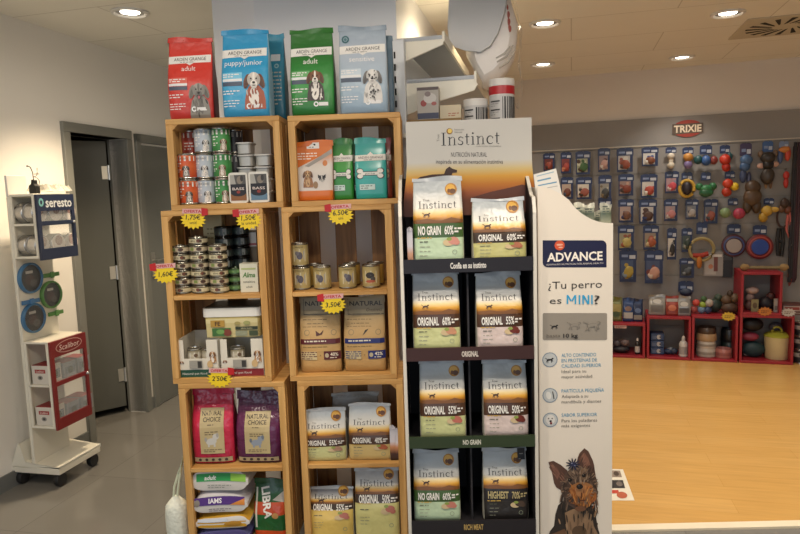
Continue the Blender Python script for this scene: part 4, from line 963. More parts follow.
# ================================================================== sunset printed bags
def instinct(band, pct, low, word='ORIGINAL', food='b06a5a', wordc='e6e2da', topc='b2b8bb', plain=False, badge=False, foot=.30):
    V = lambda v: v * foot / .3 if v < .3 else foot + (v - .3) * (1 - foot) / .7
    film = FILM(*[(V(p), q) for p, q in ((0, low), (.297, low), (.30, band), (.46, band), (.475, '4f2f16'), (.495, '74461a'), (.52, 'a8701f'), (.55, 'd09c3c'), (.59, 'dcc48c'), (.64, 'd9d5cc'), (.86, topc), (1, topc))], rough=.33, bump=.3)
    def f(w, h):
        z = lambda v: V(v) * h
        d = {'label': [('text', 'True', -.22 * w, z(.735), .028 * h, '55504a'), ('serif', 'Instinct', .0, z(.68), .085 * h, '2c2a2c', .74 * w)],
             'sun_emblem': [('ell', .26 * w, z(.855), .115 * w, .115 * w, 'b07a2a'), ('ell', .25 * w, z(.86), .085 * w, .085 * w, 'd6a444'), ('ell', .29 * w, z(.83), .06 * w, .05 * w, '5a3416'), ('ell', .22 * w, z(.835), .03 * w, .04 * w, '6d4018')],
             'pouch': [('poly', [(-.47 * w, z(.465)), (-.47 * w, z(.5)), (-.2 * w, z(.52)), (.05 * w, z(.49)), (.25 * w, z(.53)), (.47 * w, z(.5)), (.47 * w, z(.465))], '6d431a')] + run_dog(-.22 * w, z(.565), .05 * w, '3d2410') +
                      [('lines', -.4 * w, z(.305), .0, 1, .02, .012 * h, 'c9a24a'), ('lines', -.36 * w, z(.26), -.1 * w, 1, .02, .011 * h, '5a5a48'), ('lines', -.36 * w, z(.2), -.16 * w, 3, .05 * h, .008 * h, '8a8a78'), ('ring', .3 * w, z(.13), .035 * w, .045 * w, '8a9078')],
             'band_lettering': [('text', word, -.17 * w, z(.385), .10 * h, wordc, {'w': .43 * w, 'bold': .03}), ('text', pct, .2 * w, z(.385), .10 * h, wordc, {'w': .17 * w, 'bold': .02}), ('lines', .3 * w, z(.41), .44 * w, 2, .035 * h, .02 * h, wordc)],
             'food_picture': [('ell', .18 * w, z(.24), .1 * w, .04 * h, 'c9b28a'), ('ell', .28 * w, z(.26), .1 * w, .045 * h, food), ('ell', .34 * w, z(.24), .06 * w, .03 * h, food), ('ell', .2 * w, z(.28), .05 * w, .02 * h, '8a9a4a')]}
        if badge: d['badge'] = [('rect', .28 * w, z(.83), .44 * w, z(.99), '17161a'), ('ring', .36 * w, z(.93), .02 * w, .05 * w, '8a8680'), ('lines', .3 * w, z(.88), .42 * w, 2, .03 * h, .012 * h, '8a8680')]
        return d
    return film, f
def tibag(label, F, px0, px1, ptop, z, d, dep, spec, seed, pbot, yaw=0, lean=0, group=None):
    px0 -= 1.2; px1 += 1.2
    film, f = spec
    return bag('sunset_print_food_bag', label, F, px0, px1, ptop, z, d, dep, film, mat('b9b6a8', .35), f, 'bag', group, mat('b4b9be', .35), seed, yaw, lean, pbot, .05, wr=.0035)
BROWN, GREENB, OLIVE, PINKL, MINT = '4a3020', '3f5a2c', 'c4c68e', 'd2c0ba', 'b8ccaa'
zf = crates['RB'][4]; G_ = 'sunset printed food bags'
tibag('white sunset printed bag with olive foot, left one in the bottom right crate', CR, 303, 345, 408, zf, .03, .10, instinct(BROWN, '55%', 'c2c28a', food='a8806a'), 61, 462, 1, group=G_)
tibag('white sunset printed bag with tan foot, right one in the bottom right crate', CR, 349, 390.5, 403, zf, .03, .10, instinct(BROWN, '40%', 'c9b074', food='a85a3a'), 62, 462, -1, group=G_)
bag('sunset_print_food_bag', 'grey bag back showing behind the pair in the bottom right crate', CR, 331, 380, 392, zf, .155, .09, FILM((0, '6a6862'), (1, '94928c'), rough=.35, bump=.3), mat('55524c', .4), lambda w, h: {'pouch': [('lines', -.4 * w, .95 * h, .3 * w, 2, .03 * h, .008 * h, '77746e')]}, 'bag', G_, seed=63, pbot=462, seal=.07)
for k, px in enumerate((393, 397)):
    bag('food_sachet', ['narrow white sachet squeezed beside the bags, left of a pair', 'narrow white sachet against the crate post, right of a pair'][k], CR, px - 3, px + 3, 426 + 2 * k, zf, .03 + .0 * k, .012, FILM((0, '2a1c18'), (.2, '4a2a1c'), (.4, 'c98a5c'), (.55, 'cfcad0'), (1, 'bdbcc4'), rough=.3), mat('9a98a0', .4), {}, 'sachet', 'narrow sachets', seed=64 + k, pbot=463)
zf = crates['RB'][2]
tibag('slumped sunset printed bag with yellow foot, bottom level left', CR, 309.5, 353, 486, zf, .03, .12, instinct('3a2a20', '55%', 'd6b862', topc='77767a', foot=.60), 66, 560, 0, group=G_)
tibag('tall sunset printed bag with yellow-green foot, bottom level right', CR, 355.5, 399, 467, zf, .03, .12, instinct('3a2a20', '50%', 'cfc884', topc='a5a6a8', foot=.54), 67, 560, 0, group=G_)

# ================================================================== price tags
def price(label, px, py, text, sub, ribbon_left, z=None, d=-.0025, w=.108):
    x, zc = CR.pix(px, py, d); t = thing('price_tag', label, 'price tag', 'yellow starburst price tags on the crates'); CR.at(t, x, d, zc, 0)
    t.rotation_euler.y = R(-2 if ribbon_left else 2)
    m = MB(); n = 16; pts = []
    for i in range(2 * n):
        a = math.pi * i / n; q = 1.0 if i % 2 == 0 else .76; pts.append((w / 2 * q * math.cos(a), w * .36 * q * math.sin(a) - .006))
    m.prism(pts, mat('e8c81c', .5, 0, .02), lambda x, z: (x, 0, z), lambda x, z: (x, .002, z)); m.build('starburst', t, smooth=False)
    m = MB(); s = -1 if ribbon_left else 1
    m.prism([(-.044, .020), (.044, .020), (.046, .039), (-.042, .039)], mat('d9a8a4', .5), lambda x, z: (x, -.0016, z), lambda x, z: (x, -.0002, z))
    c0, c1 = sorted((s * .036, s * .062)); m.prism([(c0, .010), (c1 if s > 0 else c0, .014), (c1, .040), (c0, .044)] if s > 0 else [(c0, .014), (c1, .010), (c1, .044), (c0, .040)], mat('b8181c', .5), lambda x, z: (x, -.0030, z), lambda x, z: (x, -.0017, z))
    art(m, [('text', 'OFERTA', 0, .0295, .011, 'b81f24', {'w': .072, 'bold': .02})], flat(-.0018)); m.build('ribbon', t, smooth=False)
    m = MB(); art(m, [('text', text, 0, .006 if sub else -.004, .020, '1a1a16', {'bold': .01, 'shear': .12})] + ([('text', sub, 0, -.016, .012, '1a1a16')] if sub else []), flat(0)); m.build('handwriting', t, smooth=False)
price('yellow starburst price tag on the board above the flat tins, left one', 193, 218.5, '1,75€', 'unid', False)
price('yellow starburst price tag on the board above the flat tins, right one', 248.5, 219, '1,50€', 'la unidad', True)
price('yellow starburst price tag on the left outer edge of the middle left crate', 165.5, 273, '1,60€', '', True)
price('yellow starburst price tag above the five beige cans', 340.5, 214, '6.50€', 'uni', True)
price('yellow starburst price tag hanging over the left paper sack', 333, 303.5, '3,50€', '', True)
price('yellow starburst price tag below the display cartons', 219.5, 377.5, '2\'50€', '', False)
# ================================================================== tall cardboard display with four shelves
DF = Frame(0, 2.3, 2.0)
BLK = mat('17151a', .6); WCARD = mat('cfcabf', .55, 0, .03, 4)
dx0, dx1, DDEP = .012, .475, .33
t = thing('cardboard_display', 'tall black and white cardboard display stand with sunset header and four shelves', 'display stand'); DF.at(t, 0, 0, 0, 0)
_, hz = DF.pix(470, 120, .13)
_, szl = DF.pix(405, 205, 0)
for nm, xa, xb in (('side_panel', dx0 - .012, dx0), ('side_panel', dx1, dx1 + .012)):
    m = MB(); pr = [(0, 0), (DDEP, 0), (DDEP, szl + .12), (.15, szl + .09), (.06, szl + .02), (.02, szl + .015), (0, szl - .04)]
    m.prism(pr, WCARD, lambda a, b: (xa, a, b), lambda a, b: (xb, a, b)); m.build(nm, t, smooth=False)
    xi = (xb, xb + .0012) if xa < .2 else (xa - .0012, xa)
    m = MB(); m.prism([(a * .985 + .004, max(.0, b - .004)) for a, b in pr], BLK, lambda a, b: (xi[0], a, b), lambda a, b: (xi[1], a, b)); m.build('lining', t, smooth=False)
m = MB(); m.box(dx0 + .0015, dx1 - .0015, DDEP - .006, DDEP, 0, szl + .1, BLK); m.build('back_panel', t, smooth=False)
lips = [(258, 272, '17131a', 'Confía en su instinto', 'dad6d0', '16'), (347, 360, '3a1f1c', 'ORIGINAL', 'd8cfc4', ''), (436, 447.5, '2c3a20', 'NO GRAIN', 'd8d6c8', ''), (520, 533, '1a1519', 'RICH MEAT', 'b89a5a', '')]
SHZ = []
for ya_, yb_, c, s, tc, _ in lips:
    za = DF.pix(470, ya_, 0)[1]; zb = DF.pix(470, yb_, 0)[1]; SHZ.append(za - .022)
    m = MB(); m.box(dx0 + .0015, dx1 - .0015, .004, DDEP - .007, za - .028, za - .022, BLK); m.build('shelf', t, smooth=False)
    m = MB(); m.box(dx0 + .0005, dx1 - .0005, -.003, .0035, zb, za, mat(c, .5)); P_ = lambda x, z, o: (x + (dx0 + dx1) / 2, -.003 - o, z + (za + zb) / 2)
    hh = (za - zb) * .42
    art(m, [('text', s, 0, 0, hh, tc, {'bold': .025, 'w': {'C': .128, 'O': .060, 'N': .066, 'R': .072}[s[0]]})], P_); m.build('shelf_lip', t, smooth=False)
xm = (dx0 + dx1) / 2
m = MB(); m.box(xm - .003, xm + .003, .05, DDEP - .007, 0.02, SHZ[0] - .04, mat('2a282c', .6)); m.build('divider', t, smooth=False)
# kick plate under the lowest shelf
m = MB(); m.box(dx0 + .0015, dx1 - .0015, .004, .009, 0, DF.pix(470, 533, 0)[1] - .001, mat('2b2226', .6)); m.build('front_panel', t, smooth=False)
# header board
hd = .155
HX0, HZ1 = DF.pix(405.5, 122, hd); HX1, _ = DF.pix(531.5, 119, hd); _, HZ0 = DF.pix(470, 215, hd)
hw, hh = HX1 - HX0, HZ1 - HZ0
HF = ramp([(0, '5d3320'), (.16, '6d3a20'), (.24, '9a5226'), (.32, 'b8701f'), (.41, 'd09a38'), (.48, 'cdb57a'), (.57, 'c9c5bc'), (1, 'c6c2ba')], rough=.5)
m = MB(); nx, nz = 12, 14
fx_ = lambda u, v: HX0 + hw * u + (-.020 if u < .5 else .016) * (1 - sm(v * 1.7)) * abs(2 * u - 1)
for i in range(nx + 1):
    for j in range(nz + 1): m.v.append(Vector((fx_(i / nx, j / nz), hd, HZ0 + hh * j / nz)))
for i in range(nx):
    for j in range(nz):
        q = [i * (nz + 1) + j, (i + 1) * (nz + 1) + j, (i + 1) * (nz + 1) + j + 1, i * (nz + 1) + j + 1]; m.face(q, HF, [(a, b) for a, b in ((i / nx, j / nz), ((i + 1) / nx, j / nz), ((i + 1) / nx, (j + 1) / nz), (i / nx, (j + 1) / nz))])
m.box(HX0 + .004, HX1 - .004, hd + .0005, hd + .005, HZ0 + .002, HZ1 - .001, WCARD)
hdr = m.build('header_board', t, smooth=False)
def HP(px, py): return DF.pix(px, py, hd)
def htext(s, xa, xb, yc, hpx, c, **k):
    a = HP(xa, yc); b = HP(xb, yc); return ('text', s, (a[0] + b[0]) / 2, (a[1] + b[1]) / 2, hpx / FPX * 2.45, c, dict(w=b[0] - a[0], rot=math.degrees(math.atan2(b[1] - a[1], b[0] - a[0])), **k))
m = MB(); a = HP(441, 139); b = HP(501, 138)
art(m, [('serif', 'Instinct', (a[0] + b[0]) / 2, (a[1] + b[1]) / 2 + .001, 12.5 / FPX * 2.45, '2a282c', b[0] - a[0]), htext('Nutrición', 454.5, 464, 129.5, 1.6, '7a7670'), htext('Natural', 454.5, 462, 132.2, 1.6, '7a7670'),
 htext('nutrición instintiva', 476, 501, 146, 1.6, '7a7670')], flat(hd - .0002)); m.build('header_lettering', t, smooth=False)
m = MB(); art(m, [htext('NUTRICIÓN NATURAL', 451, 487, 154.5, 4.6, '4a4644'), htext('inspirada en su alimentación instintiva', 436, 503, 161.5, 4.2, '4a4644')], flat(hd - .0002)); m.build('slogan_lettering', t, smooth=False)
m = MB(); art(m, [
        ('text', 'True', *HP(438, 138), 2.6 / FPX * 2.45, '6a6660', {'rot': 90})], flat(hd - .0002)); m.build('header_lettering', t, smooth=False)
m = MB(); a = HP(449.5, 131.3); s_ = 1 / FPX * 2.45
art(m, [('ell', a[0], a[1], 3 * s_, 3 * s_, '8a5a1c'), ('ell', a[0] + .3 * s_, a[1] + .3 * s_, 2.2 * s_, 2.2 * s_, 'e0c060')], flat(hd - .0002)); m.build('sun_emblem', t, smooth=False)
m = MB(); pts = [HP(*p) for p in ((413, 182), (420, 177), (432, 174.5), (444, 174), (446, 169), (449.5, 166.5), (452, 168.5), (457, 170), (457, 172.5), (452.5, 173), (451, 177), (451, 184), (440, 186))]
art(m, [('poly', pts, '3a2214'), ('poly', [HP(*p) for p in ((470, 198), (490, 192), (510, 187.5), (522, 184.5), (533, 187), (533, 200))], '5a2f1c')], flat(hd - .0002)); m.build('hunting_dog_print', t, smooth=False)
# the eight bags on its shelves (and the row behind)
G2 = 'sunset printed bags on the cardboard display'
rows = [
    ('tall sunset bag with green band, top shelf of the cardboard display, left', 413.5, 463, 177, 0, instinct(GREENB, '60%', MINT, 'NO GRAIN', 'c98a7a'), 258, -1, 101),
    ('short sunset bag with brown band, top shelf of the cardboard display, right', 473, 526, 198, 0, instinct('3a2c20', '60%', 'bdb878', food='a86a50'), 258, 1, 102),
    ('sunset bag with olive foot, second shelf of the cardboard display', 413, 459.5, 271, 1, instinct(BROWN, '60%', OLIVE, food='c08a6a'), 348, 0, 103),
    ('sunset bag with pinkish foot, second shelf of the cardboard display', 477, 522.5, 272, 1, instinct(BROWN, '55%', PINKL, food='6a2a20'), 348, 1, 104),
    ('sunset bag with olive foot, third shelf above the green strip', 420, 465, 360, 2, instinct(BROWN, '55%', OLIVE, food='b86a5a'), 436, 0, 105),
    ('sunset bag with pinkish foot, third shelf above the green strip', 484, 528, 360, 2, instinct(BROWN, '50%', PINKL, food='6a2a20'), 436, 0, 106),
    ('sunset bag with mint foot and green band, lowest shelf of the display', 414, 459.5, 450, 3, instinct(GREENB, '60%', MINT, 'NO GRAIN', 'c07a6a'), 520, 0, 107),
    ('sunset bag with black lower half, lowest shelf of the display', 484, 528, 448, 3, instinct('231f22', '70%', '2a2624', 'HIGHEST', '4a3a30', 'b8a878', badge=True), 520, 0, 108)]
for lab, a, b, yt, r_, spec, pb, yw, sd in rows:
    tibag(lab, DF, a, b, yt, SHZ[r_] + .0005, .022, .10, spec, sd, pb, yw, 2.0, G2)
tibag('sunset bag hidden behind the tall green-banded one on the top shelf', DF, 413, 466, 199, SHZ[0] + .0005, .175 - .03, .0 + .09, instinct(BROWN, '60%', OLIVE), 109, 258, 0, 0, G2) if False else None
bag('food_sachet', 'narrow white sachet standing at the left end of the top display shelf', DF, 407, 413, 228, SHZ[0] + .0005, .02, .012, FILM((0, '8a5a3c'), (.3, 'b98a6a'), (.5, 'bdb8bc'), (1, 'b5b2b8'), rough=.3), mat('9a98a0', .4), {}, 'sachet', 'narrow sachets', seed=66, pbot=258)

# ================================================================== white dispenser with the terrier poster
AF = Frame(.0, 2.33, 1.5)
t = thing('floor_dispenser', 'white cardboard floor dispenser with navy heading and a terrier photo on its side', 'display stand'); AF.at(t, 0, 0, 0, 0)
A = lambda px, py: AF.pix(px, py, 0)
edge = [(536.5, 186), (541, 186), (548, 188), (554, 190.3), (559, 193), (564, 196), (569, 200), (573, 205), (576.5, 209), (581, 213), (586, 216.3), (592, 219.5), (599, 221.8), (605, 222.8), (612.5, 223.3)]
top = [A(*p) for p in edge]
axl, axr = A(538.8, 350)[0], A(612.6, 350)[0]
top = [(max(axl, min(axr, x)), z) for x, z in top]; top[0] = (axl, top[0][1]); top[-1] = (axr, top[-1][1])
PANEL = mat('e0d6c8', .5, 0, .02, 3)
poly = [(axl, 0), (axr, 0)] + top[::-1]
ADEP = .30
for y0, y1 in ((0, .006), (ADEP - .006, ADEP)):
    m = MB(); m.prism(poly, PANEL, lambda x, z: (x, y0, z), lambda x, z: (x, y1, z)); m.build('side_panel', t, smooth=False)
m = MB(); m.box(axl, axl + .006, .0065, ADEP - .0065, 0, top[0][1] - .004, PANEL); m.build('back_panel', t, smooth=False)
m = MB(); m.box(axr - .006, axr, .0065, ADEP - .0065, 0, top[-1][1] - .004, PANEL); m.build('front_panel', t, smooth=False)
m = MB(); az = top[-1][1] - .11; m.box(axl + .0065, axr - .0065, .0065, ADEP - .0065, az - .006, az, PANEL); m.build('bin_floor', t, smooth=False)
PX = 1 / FPX * 2.38
def at_(s, xa, xb, yc, hpx, c, **k):
    a = A(xa, yc); b = A(xb, yc); return ('text', s, (a[0] + b[0]) / 2, (a[1] + b[1]) / 2, hpx * PX, c, dict(w=b[0] - a[0], **k))
def rpoly(x0, y0, x1, y1, rad, corners):   # pixel rect with chosen rounded corners
    pts = []
    for (cx, cy, a0, nm) in ((x0, y1, 180, 'bl'), (x1, y1, 270, 'br'), (x1, y0, 0, 'tr'), (x0, y0, 90, 'tl')):
        if nm in corners:
            ox = cx + (rad if 'l' in nm else -rad); oy = cy + (-rad if 'b' in nm else rad)
            for k in range(5):
                an = R(a0 + 22.5 * k); pts.append(A(ox + rad * math.cos(an), oy - rad * math.sin(an)))
        else: pts.append(A(cx, cy))
    return pts
m = MB(); c = A(559.5, 245.3)
art(m, [('poly', rpoly(542.7, 240.3, 606.5, 267.3, 5, ('bl', 'tr')), '17193c'), at_('ADVANCE', 547, 602.5, 256.3, 8.6, 'efe6da', bold=.025), at_('ADVANCED NUTRITION FOR ANIMAL HEALTH', 546, 603, 263.8, 1.7, 'cfc8c4'),
        ('ell', c[0], c[1], 4.9 * PX, 4.9 * PX, 'c9502c'), ('ell', c[0], c[1] + .6 * PX, 3.2 * PX, 1.0 * PX, 'e0a890'), ('ell', c[0] + PX, c[1] - 2 * PX, 2.2 * PX, .7 * PX, 'e0a890')], flat(-.0002)); m.build('brand_plate', t, smooth=False)
BLUE = '3f8fb4'
def bar(*p): return ('poly', [A(*q) for q in p], '2f9ccc')
def vb(x, w=1.5): return bar((x, 304), (x + w, 304), (x + w, 295), (x, 295))
MINI = [vb(566.6), bar((566.6, 295), (568.3, 295), (571.4, 300.2), (570.3, 301.6)), bar((574.4, 295), (576.1, 295), (572.4, 301.6), (571.3, 300.2)), vb(574.6), vb(578.6), vb(582.2), bar((582.2, 295), (584.0, 295), (589.1, 304), (587.3, 304)), vb(587.6), vb(591.0)]
m = MB(); art(m, [at_('¿Tu perro', 548, 602, 284.5, 7.6, '3a3632', sp=1.0), at_('es', 549.6, 561.5, 300.3, 7.0, '3a3632'), *MINI, at_('?', 594, 599.6, 299.3, 9.0, '3a3632')], flat(-.0002)); m.build('question_lettering', t, smooth=False)
PARA = [[
                  at_('ALTO CONTENIDO', 561.5, 596, 354.8, 3.6, BLUE), at_('EN PROTEÍNAS DE', 561.5, 597, 360, 3.6, BLUE), at_('CALIDAD SUPERIOR', 561.5, 601, 365.3, 3.6, BLUE), at_('Ideal para su', 561.5, 586, 371, 3.3, '6a655e'), at_('mayor actividad', 561.5, 592, 376.2, 3.3, '6a655e')], [
                  at_('PARTÍCULA PEQUEÑA', 561.5, 604, 390.3, 3.6, BLUE), at_('Adaptada a su', 561.5, 588, 396, 3.3, '6a655e'), at_('mandíbula y dientes', 561.5, 601, 401.2, 3.3, '6a655e')], [
                  at_('SABOR SUPERIOR', 561.5, 597, 414.6, 3.6, BLUE), at_('Para los paladares', 561.5, 597, 420.2, 3.3, '6a655e'), at_('más exigentes', 561.5, 590, 425.3, 3.3, '6a655e')]]
for its in PARA:
    m = MB(); art(m, its, flat(-.0002)); m.build('paragraph_lettering', t, smooth=False)
m = MB(); it = [('poly', rpoly(542.7, 313, 607, 340, 1.5, ('bl', 'tr', 'tl', 'br')), '8f877c')]
c = A(554, 326.5); it += run_dog(c[0], c[1], 2.6 * PX, '1d1a1a')
for px, s_ in ((574, 4.2), (592, 5.2)):
    c = A(px, 325); it += [q if q[0] != 'x' else q for q in run_dog(c[0], c[1], s_ * PX, '6f675d')]; it += run_dog(c[0], c[1], s_ * .9 * PX, '8b8378')
it += [at_('hasta', 546.5, 560, 335.3, 3.6, '5a534b'), at_('10 kg', 563, 577.5, 335.3, 4.2, '2a2624', bold=.02)]
art(m, it, flat(-.0002), step=.00008); m.build('size_panel', t, smooth=False)
for k, (px, py) in enumerate(((549.8, 359.7), (550, 395.3), (550.3, 419.8))):
    c = A(px, py); m = MB(); it = [('ell', c[0], c[1], 7.6 * PX, 7.6 * PX, '7a8a98'), ('ell', c[0], c[1], 6.7 * PX, 6.7 * PX, 'b9bcbc')]
    if k == 0: it += run_dog(c[0] - .5 * PX, c[1], 2.7 * PX, '1d1a1c')
    elif k == 1: it += [('ell', c[0] - 1.5 * PX, c[1], 2.6 * PX, 4 * PX, 'd8d6d0', 15), ('poly', [(c[0] + 2 * PX, c[1] + 4 * PX), (c[0] + 3 * PX, c[1] + 4 * PX), (c[0] + 4.4 * PX, c[1] - 3.5 * PX), (c[0] + 3.4 * PX, c[1] - 4 * PX)], '2a2a2c')]
    else: it += [('ell', c[0], c[1] + .3 * PX, 4.6 * PX, 5 * PX, 'd6d2cc'), ('ell', c[0] - 1.8 * PX, c[1] + 1.5 * PX, .7 * PX, .7 * PX, '2a2624'), ('ell', c[0] + 1.8 * PX, c[1] + 1.5 * PX, .7 * PX, .7 * PX, '2a2624'), ('ell', c[0] + .2 * PX, c[1] - 1.2 * PX, 1.3 * PX, 1.0 * PX, '1d1a1a'), ('ell', c[0] + .6 * PX, c[1] - 3.4 * PX, 1.2 * PX, 1.3 * PX, '7a2a24')]
    art(m, it, flat(-.0002)); m.build('pictogram', t, smooth=False)
# the terrier photo
T = lambda x, y: A(530 + x / 5.342, 434 + y / 5.342)
def tp(pts, c): return ('poly', [T(*p) for p in pts], c)
def te(x, y, rx, ry, c, rot=0): p = T(x, y); return ('ell', p[0], p[1], rx / 5.342 * PX, ry / 5.342 * PX, c, rot)
rnd = random.Random(4)
it = [tp([(98, 150), (125, 143), (165, 165), (200, 195), (190, 250), (165, 300), (140, 285), (128, 262), (118, 210)], '553a2f'), tp([(112, 170), (146, 184), (160, 212), (146, 244), (134, 225)], '7a5244'),
      tp([(250, 145), (262, 105), (290, 75), (312, 92), (335, 140), (342, 165), (352, 235), (320, 215), (290, 190), (255, 175)], '573b30'), tp([(280, 125), (293, 102), (312, 132), (322, 165), (302, 172), (286, 158)], '7d5444'),
      tp([(150, 380), (185, 350), (240, 375), (300, 372), (345, 385), (352, 440), (362, 500), (372, 534), (372, 560), (95, 560), (105, 520), (128, 490), (135, 430)], '2c241f'),
      tp([(185, 420), (230, 400), (290, 400), (330, 430), (340, 490), (362, 534), (362, 560), (180, 560), (195, 500)], '8d7055'), tp([(150, 520), (185, 505), (200, 560), (100, 560), (110, 535)], '6a4a34'), te(262, 520, 40, 34, '57422f'),
      tp([(190, 205), (225, 182), (262, 172), (300, 182), (335, 215), (352, 270), (350, 330), (338, 372), (300, 400), (240, 398), (196, 372), (172, 320), (160, 262)], '58443a'), te(262, 268, 88, 92, '6d5443'), te(215, 265, 42, 90, '5a463a', -12), te(318, 255, 40, 85, '5d4638', 12), te(250, 205, 46, 40, '7f6856'), te(290, 215, 30, 34, '86684f')]
for _ in range(40):
    k = rnd.random(); sd = rnd.choice((0, 1))
    x, y = ((105 + 75 * k, 160 + 70 * k + rnd.uniform(-15, 40)) if sd == 0 else (262 + 80 * k, 110 + 110 * k + rnd.uniform(-25, 20)))
    it.append(te(x, y, 2.6, rnd.uniform(10, 22), rnd.choice(('3a2820', '6d4a3a', '8a6250', '46322a')), 35 if sd == 0 else -25))
for _ in range(60):
    sd = rnd.choice((-1, 1)); x, y = 260 + sd * rnd.uniform(62, 98), rnd.uniform(250, 400)
    it.append(te(x, y, 3, rnd.uniform(16, 32), rnd.choice(('2c221d', '4a3a30', '6d5646', '8a705c')), sd * 10))
it += [te(275, 315, 76, 66, '9a683e'), te(235, 325, 34, 50, '9c5e30', -10), te(322, 320, 32, 48, '9a5a2e', 10), te(275, 345, 44, 44, '905e36'), te(278, 300, 44, 34, 'a8744a')]
for _ in range(26):
    x, y = rnd.uniform(205, 345), rnd.uniform(290, 385)
    it.append(te(x, y, 3, rnd.uniform(12, 22), rnd.choice(('8a4f26', 'c98a50', '7a4522', 'b87840')), (275 - x) * .3))
for _ in range(34):
    x, y = rnd.uniform(140, 355), rnd.uniform(400, 545)
    it.append(te(x, y, 4, rnd.uniform(16, 30), rnd.choice(('1d1815', '3d3028', '6f5640', '9a7c60')), (260 - x) * .15))
for _ in range(20):
    x, y = rnd.uniform(190, 335), rnd.uniform(190, 255)
    it.append(te(x, y, 3, rnd.uniform(12, 22), rnd.choice(('4a3a30', '8f7660', '9a826c')), (262 - x) * .5))
for _ in range(70):
    an = rnd.uniform(0, 6.283); q = rnd.uniform(.72, 1.0); x, y = 264 + 92 * q * math.cos(an), 275 + 95 * q * math.sin(an)
    it.append(te(x, y, 3.2, rnd.uniform(10, 20), rnd.choice(('3f3028', '5d493c', '7a6252', '8f735c', '4a382e')), 90 - math.degrees(an) + rnd.uniform(-20, 20)))
for _ in range(26):
    x, y = rnd.uniform(215, 335), rnd.uniform(275, 375)
    it.append(te(x, y, 3, rnd.uniform(10, 18), rnd.choice(('8a4f26', 'c08448', 'a8682e', 'b87840')), (275 - x) * .5))
it += [te(210, 240, 12, 11, '15100e'), te(284, 216, 11, 10.5, '15100e'), te(207, 237, 2.5, 2.5, '8a8078'), te(281, 211, 2.5, 2.5, '8a8078'), te(262, 275, 18, 15, '15100f'), te(257, 270, 6, 3, '4a4444'), te(272, 322, 4, 18, '5a341c'), te(276, 348, 18, 5, '5a321e'),
       te(266, 392, 30, 16, '6a4630')]
for a in range(11):
    an = a * 2 * math.pi / 11; it.append(te(226 + 22 * math.cos(an), 156 + 18 * math.sin(an), 17, 4.5, '17182a' if a % 2 else '26273f', -math.degrees(an)))
it += [te(226, 156, 13, 11, '2a2c4a'), te(220, 150, 4, 3, '9aa0b8'), te(236, 162, 4, 3, '8088a8')]
m = MB(); art(m, it, flat(-.0002), step=.00003); m.build('terrier_photo', t, smooth=False)
# things in the dispenser: a card and sample pouches
def leaflet(label, pts, d, th, items, tilt, name='info_card', cat='card', c='dcd8d0'):
    q = [AF.pix(px, py, d) for px, py in pts]; cx = sum(p[0] for p in q) / 4; zb = min(p[1] for p in q)
    t = thing(name, label, cat); AF.at(t, cx, d, zb, 0)
    m = MB(); m.prism([(x - cx, z - zb) for x, z in q], mat(c, .5), lambda x, z: (x, 0, z), lambda x, z: (x, th, z)); m.build('sheet', t, smooth=False)
    if items:
        a, b, c_, d_ = [Vector((x - cx, z - zb)) for x, z in q]   # bl, br, tr, tl
        def P(u, v, o): p = (a * (1 - u) + b * u) * (1 - v) + (d_ * (1 - u) + c_ * u) * v; return (p.x, -o, p.y)
        m = MB(); art(m, items, P, off=.0004); m.build('print', t, smooth=False)
    return t
leaflet('white information card with blue lines sticking up at the back of the dispenser', ((541, 230), (570, 230), (556, 168.5), (533.6, 174.5)), .014, .003,
        [('rect', .12, .86, .7, .885, '5f8fae'), ('rect', .12, .95, .88, .965, '8aa9bc'), ('rect', .12, .78, .9, .80, '5f8fae'), ('rect', .12, .72, .9, .73, '9a9a98'), ('rect', .12, .66, .7, .67, '9a9a98')], 0)
for k, (a, b, yt, lab) in enumerate(((574, 584, 203, 'pale sample sachet in the dispenser, leftmost of the four standing in it'), (583, 594, 204, 'pale sample sachet in the dispenser, second from the left'), (594, 603, 211, 'pale sample sachet in the dispenser, second from the right'), (600, 611, 203.5, 'pale sample sachet in the dispenser, rightmost of the four standing in it'))):
    bag('sample_sachet', lab, AF, a, b, yt, az + .001, .03 + .03 * (k % 3), .02, FILM((0, '6f7a6a'), (.4, 'b5b29a'), (.8, '55604e'), (.9, 'b8b6a0'), (1, 'c5c2b4'), bump=.4), mat('8a8a7c', .4), lambda w, h: {'pouch': [('lines', -.3 * w, .95 * h, .3 * w, 4, .05 * h, .02 * h, '4a5650')]}, 'sachet', 'sample sachets in the white dispenser', seed=120 + k, pbot=225, wr=.004, taper=1.12)
# flyer on the wooden floor
q = [onz(*p, .0065) for p in ((606, 469), (623, 469.5), (634.5, 500.5), (606, 500.5))]; c = sum(q, Vector()) / 4
t = thing('floor_flyer', 'white flyer with small photos lying on the wooden floor behind the dispenser', 'flyer'); t.location = (c.x, c.y, .0062)
L = [(p.x - c.x, p.y - c.y) for p in q]
m = MB(); m.prism(L, mat('d9d0bc', .5), lambda x, y: (x, y, 0), lambda x, y: (x, y, .0012)); m.build('sheet', t, smooth=False)
def PF(u, v, o): a, b, c_, d = [Vector(p) for p in (L[3], L[2], L[1], L[0])]; p = (a * (1 - u) + b * u) * (1 - v) + (d * (1 - u) + c_ * u) * v; return (p.x, p.y, .0012 + o)
m = MB(); art(m, [('rect', .1, .72, .8, .95, '8a7a6a'), ('ell', .55, .84, .14, .08, '4a3a2c'), ('rect', .1, .36, .8, .62, '2c2826'), ('ell', .6, .5, .14, .08, '6a6058'), ('rect', .1, .2, .5, .3, 'b8402c'), ('ell', .6, .15, .2, .1, 'b05a3c')], PF, off=.0004); m.build('print', t, smooth=False)

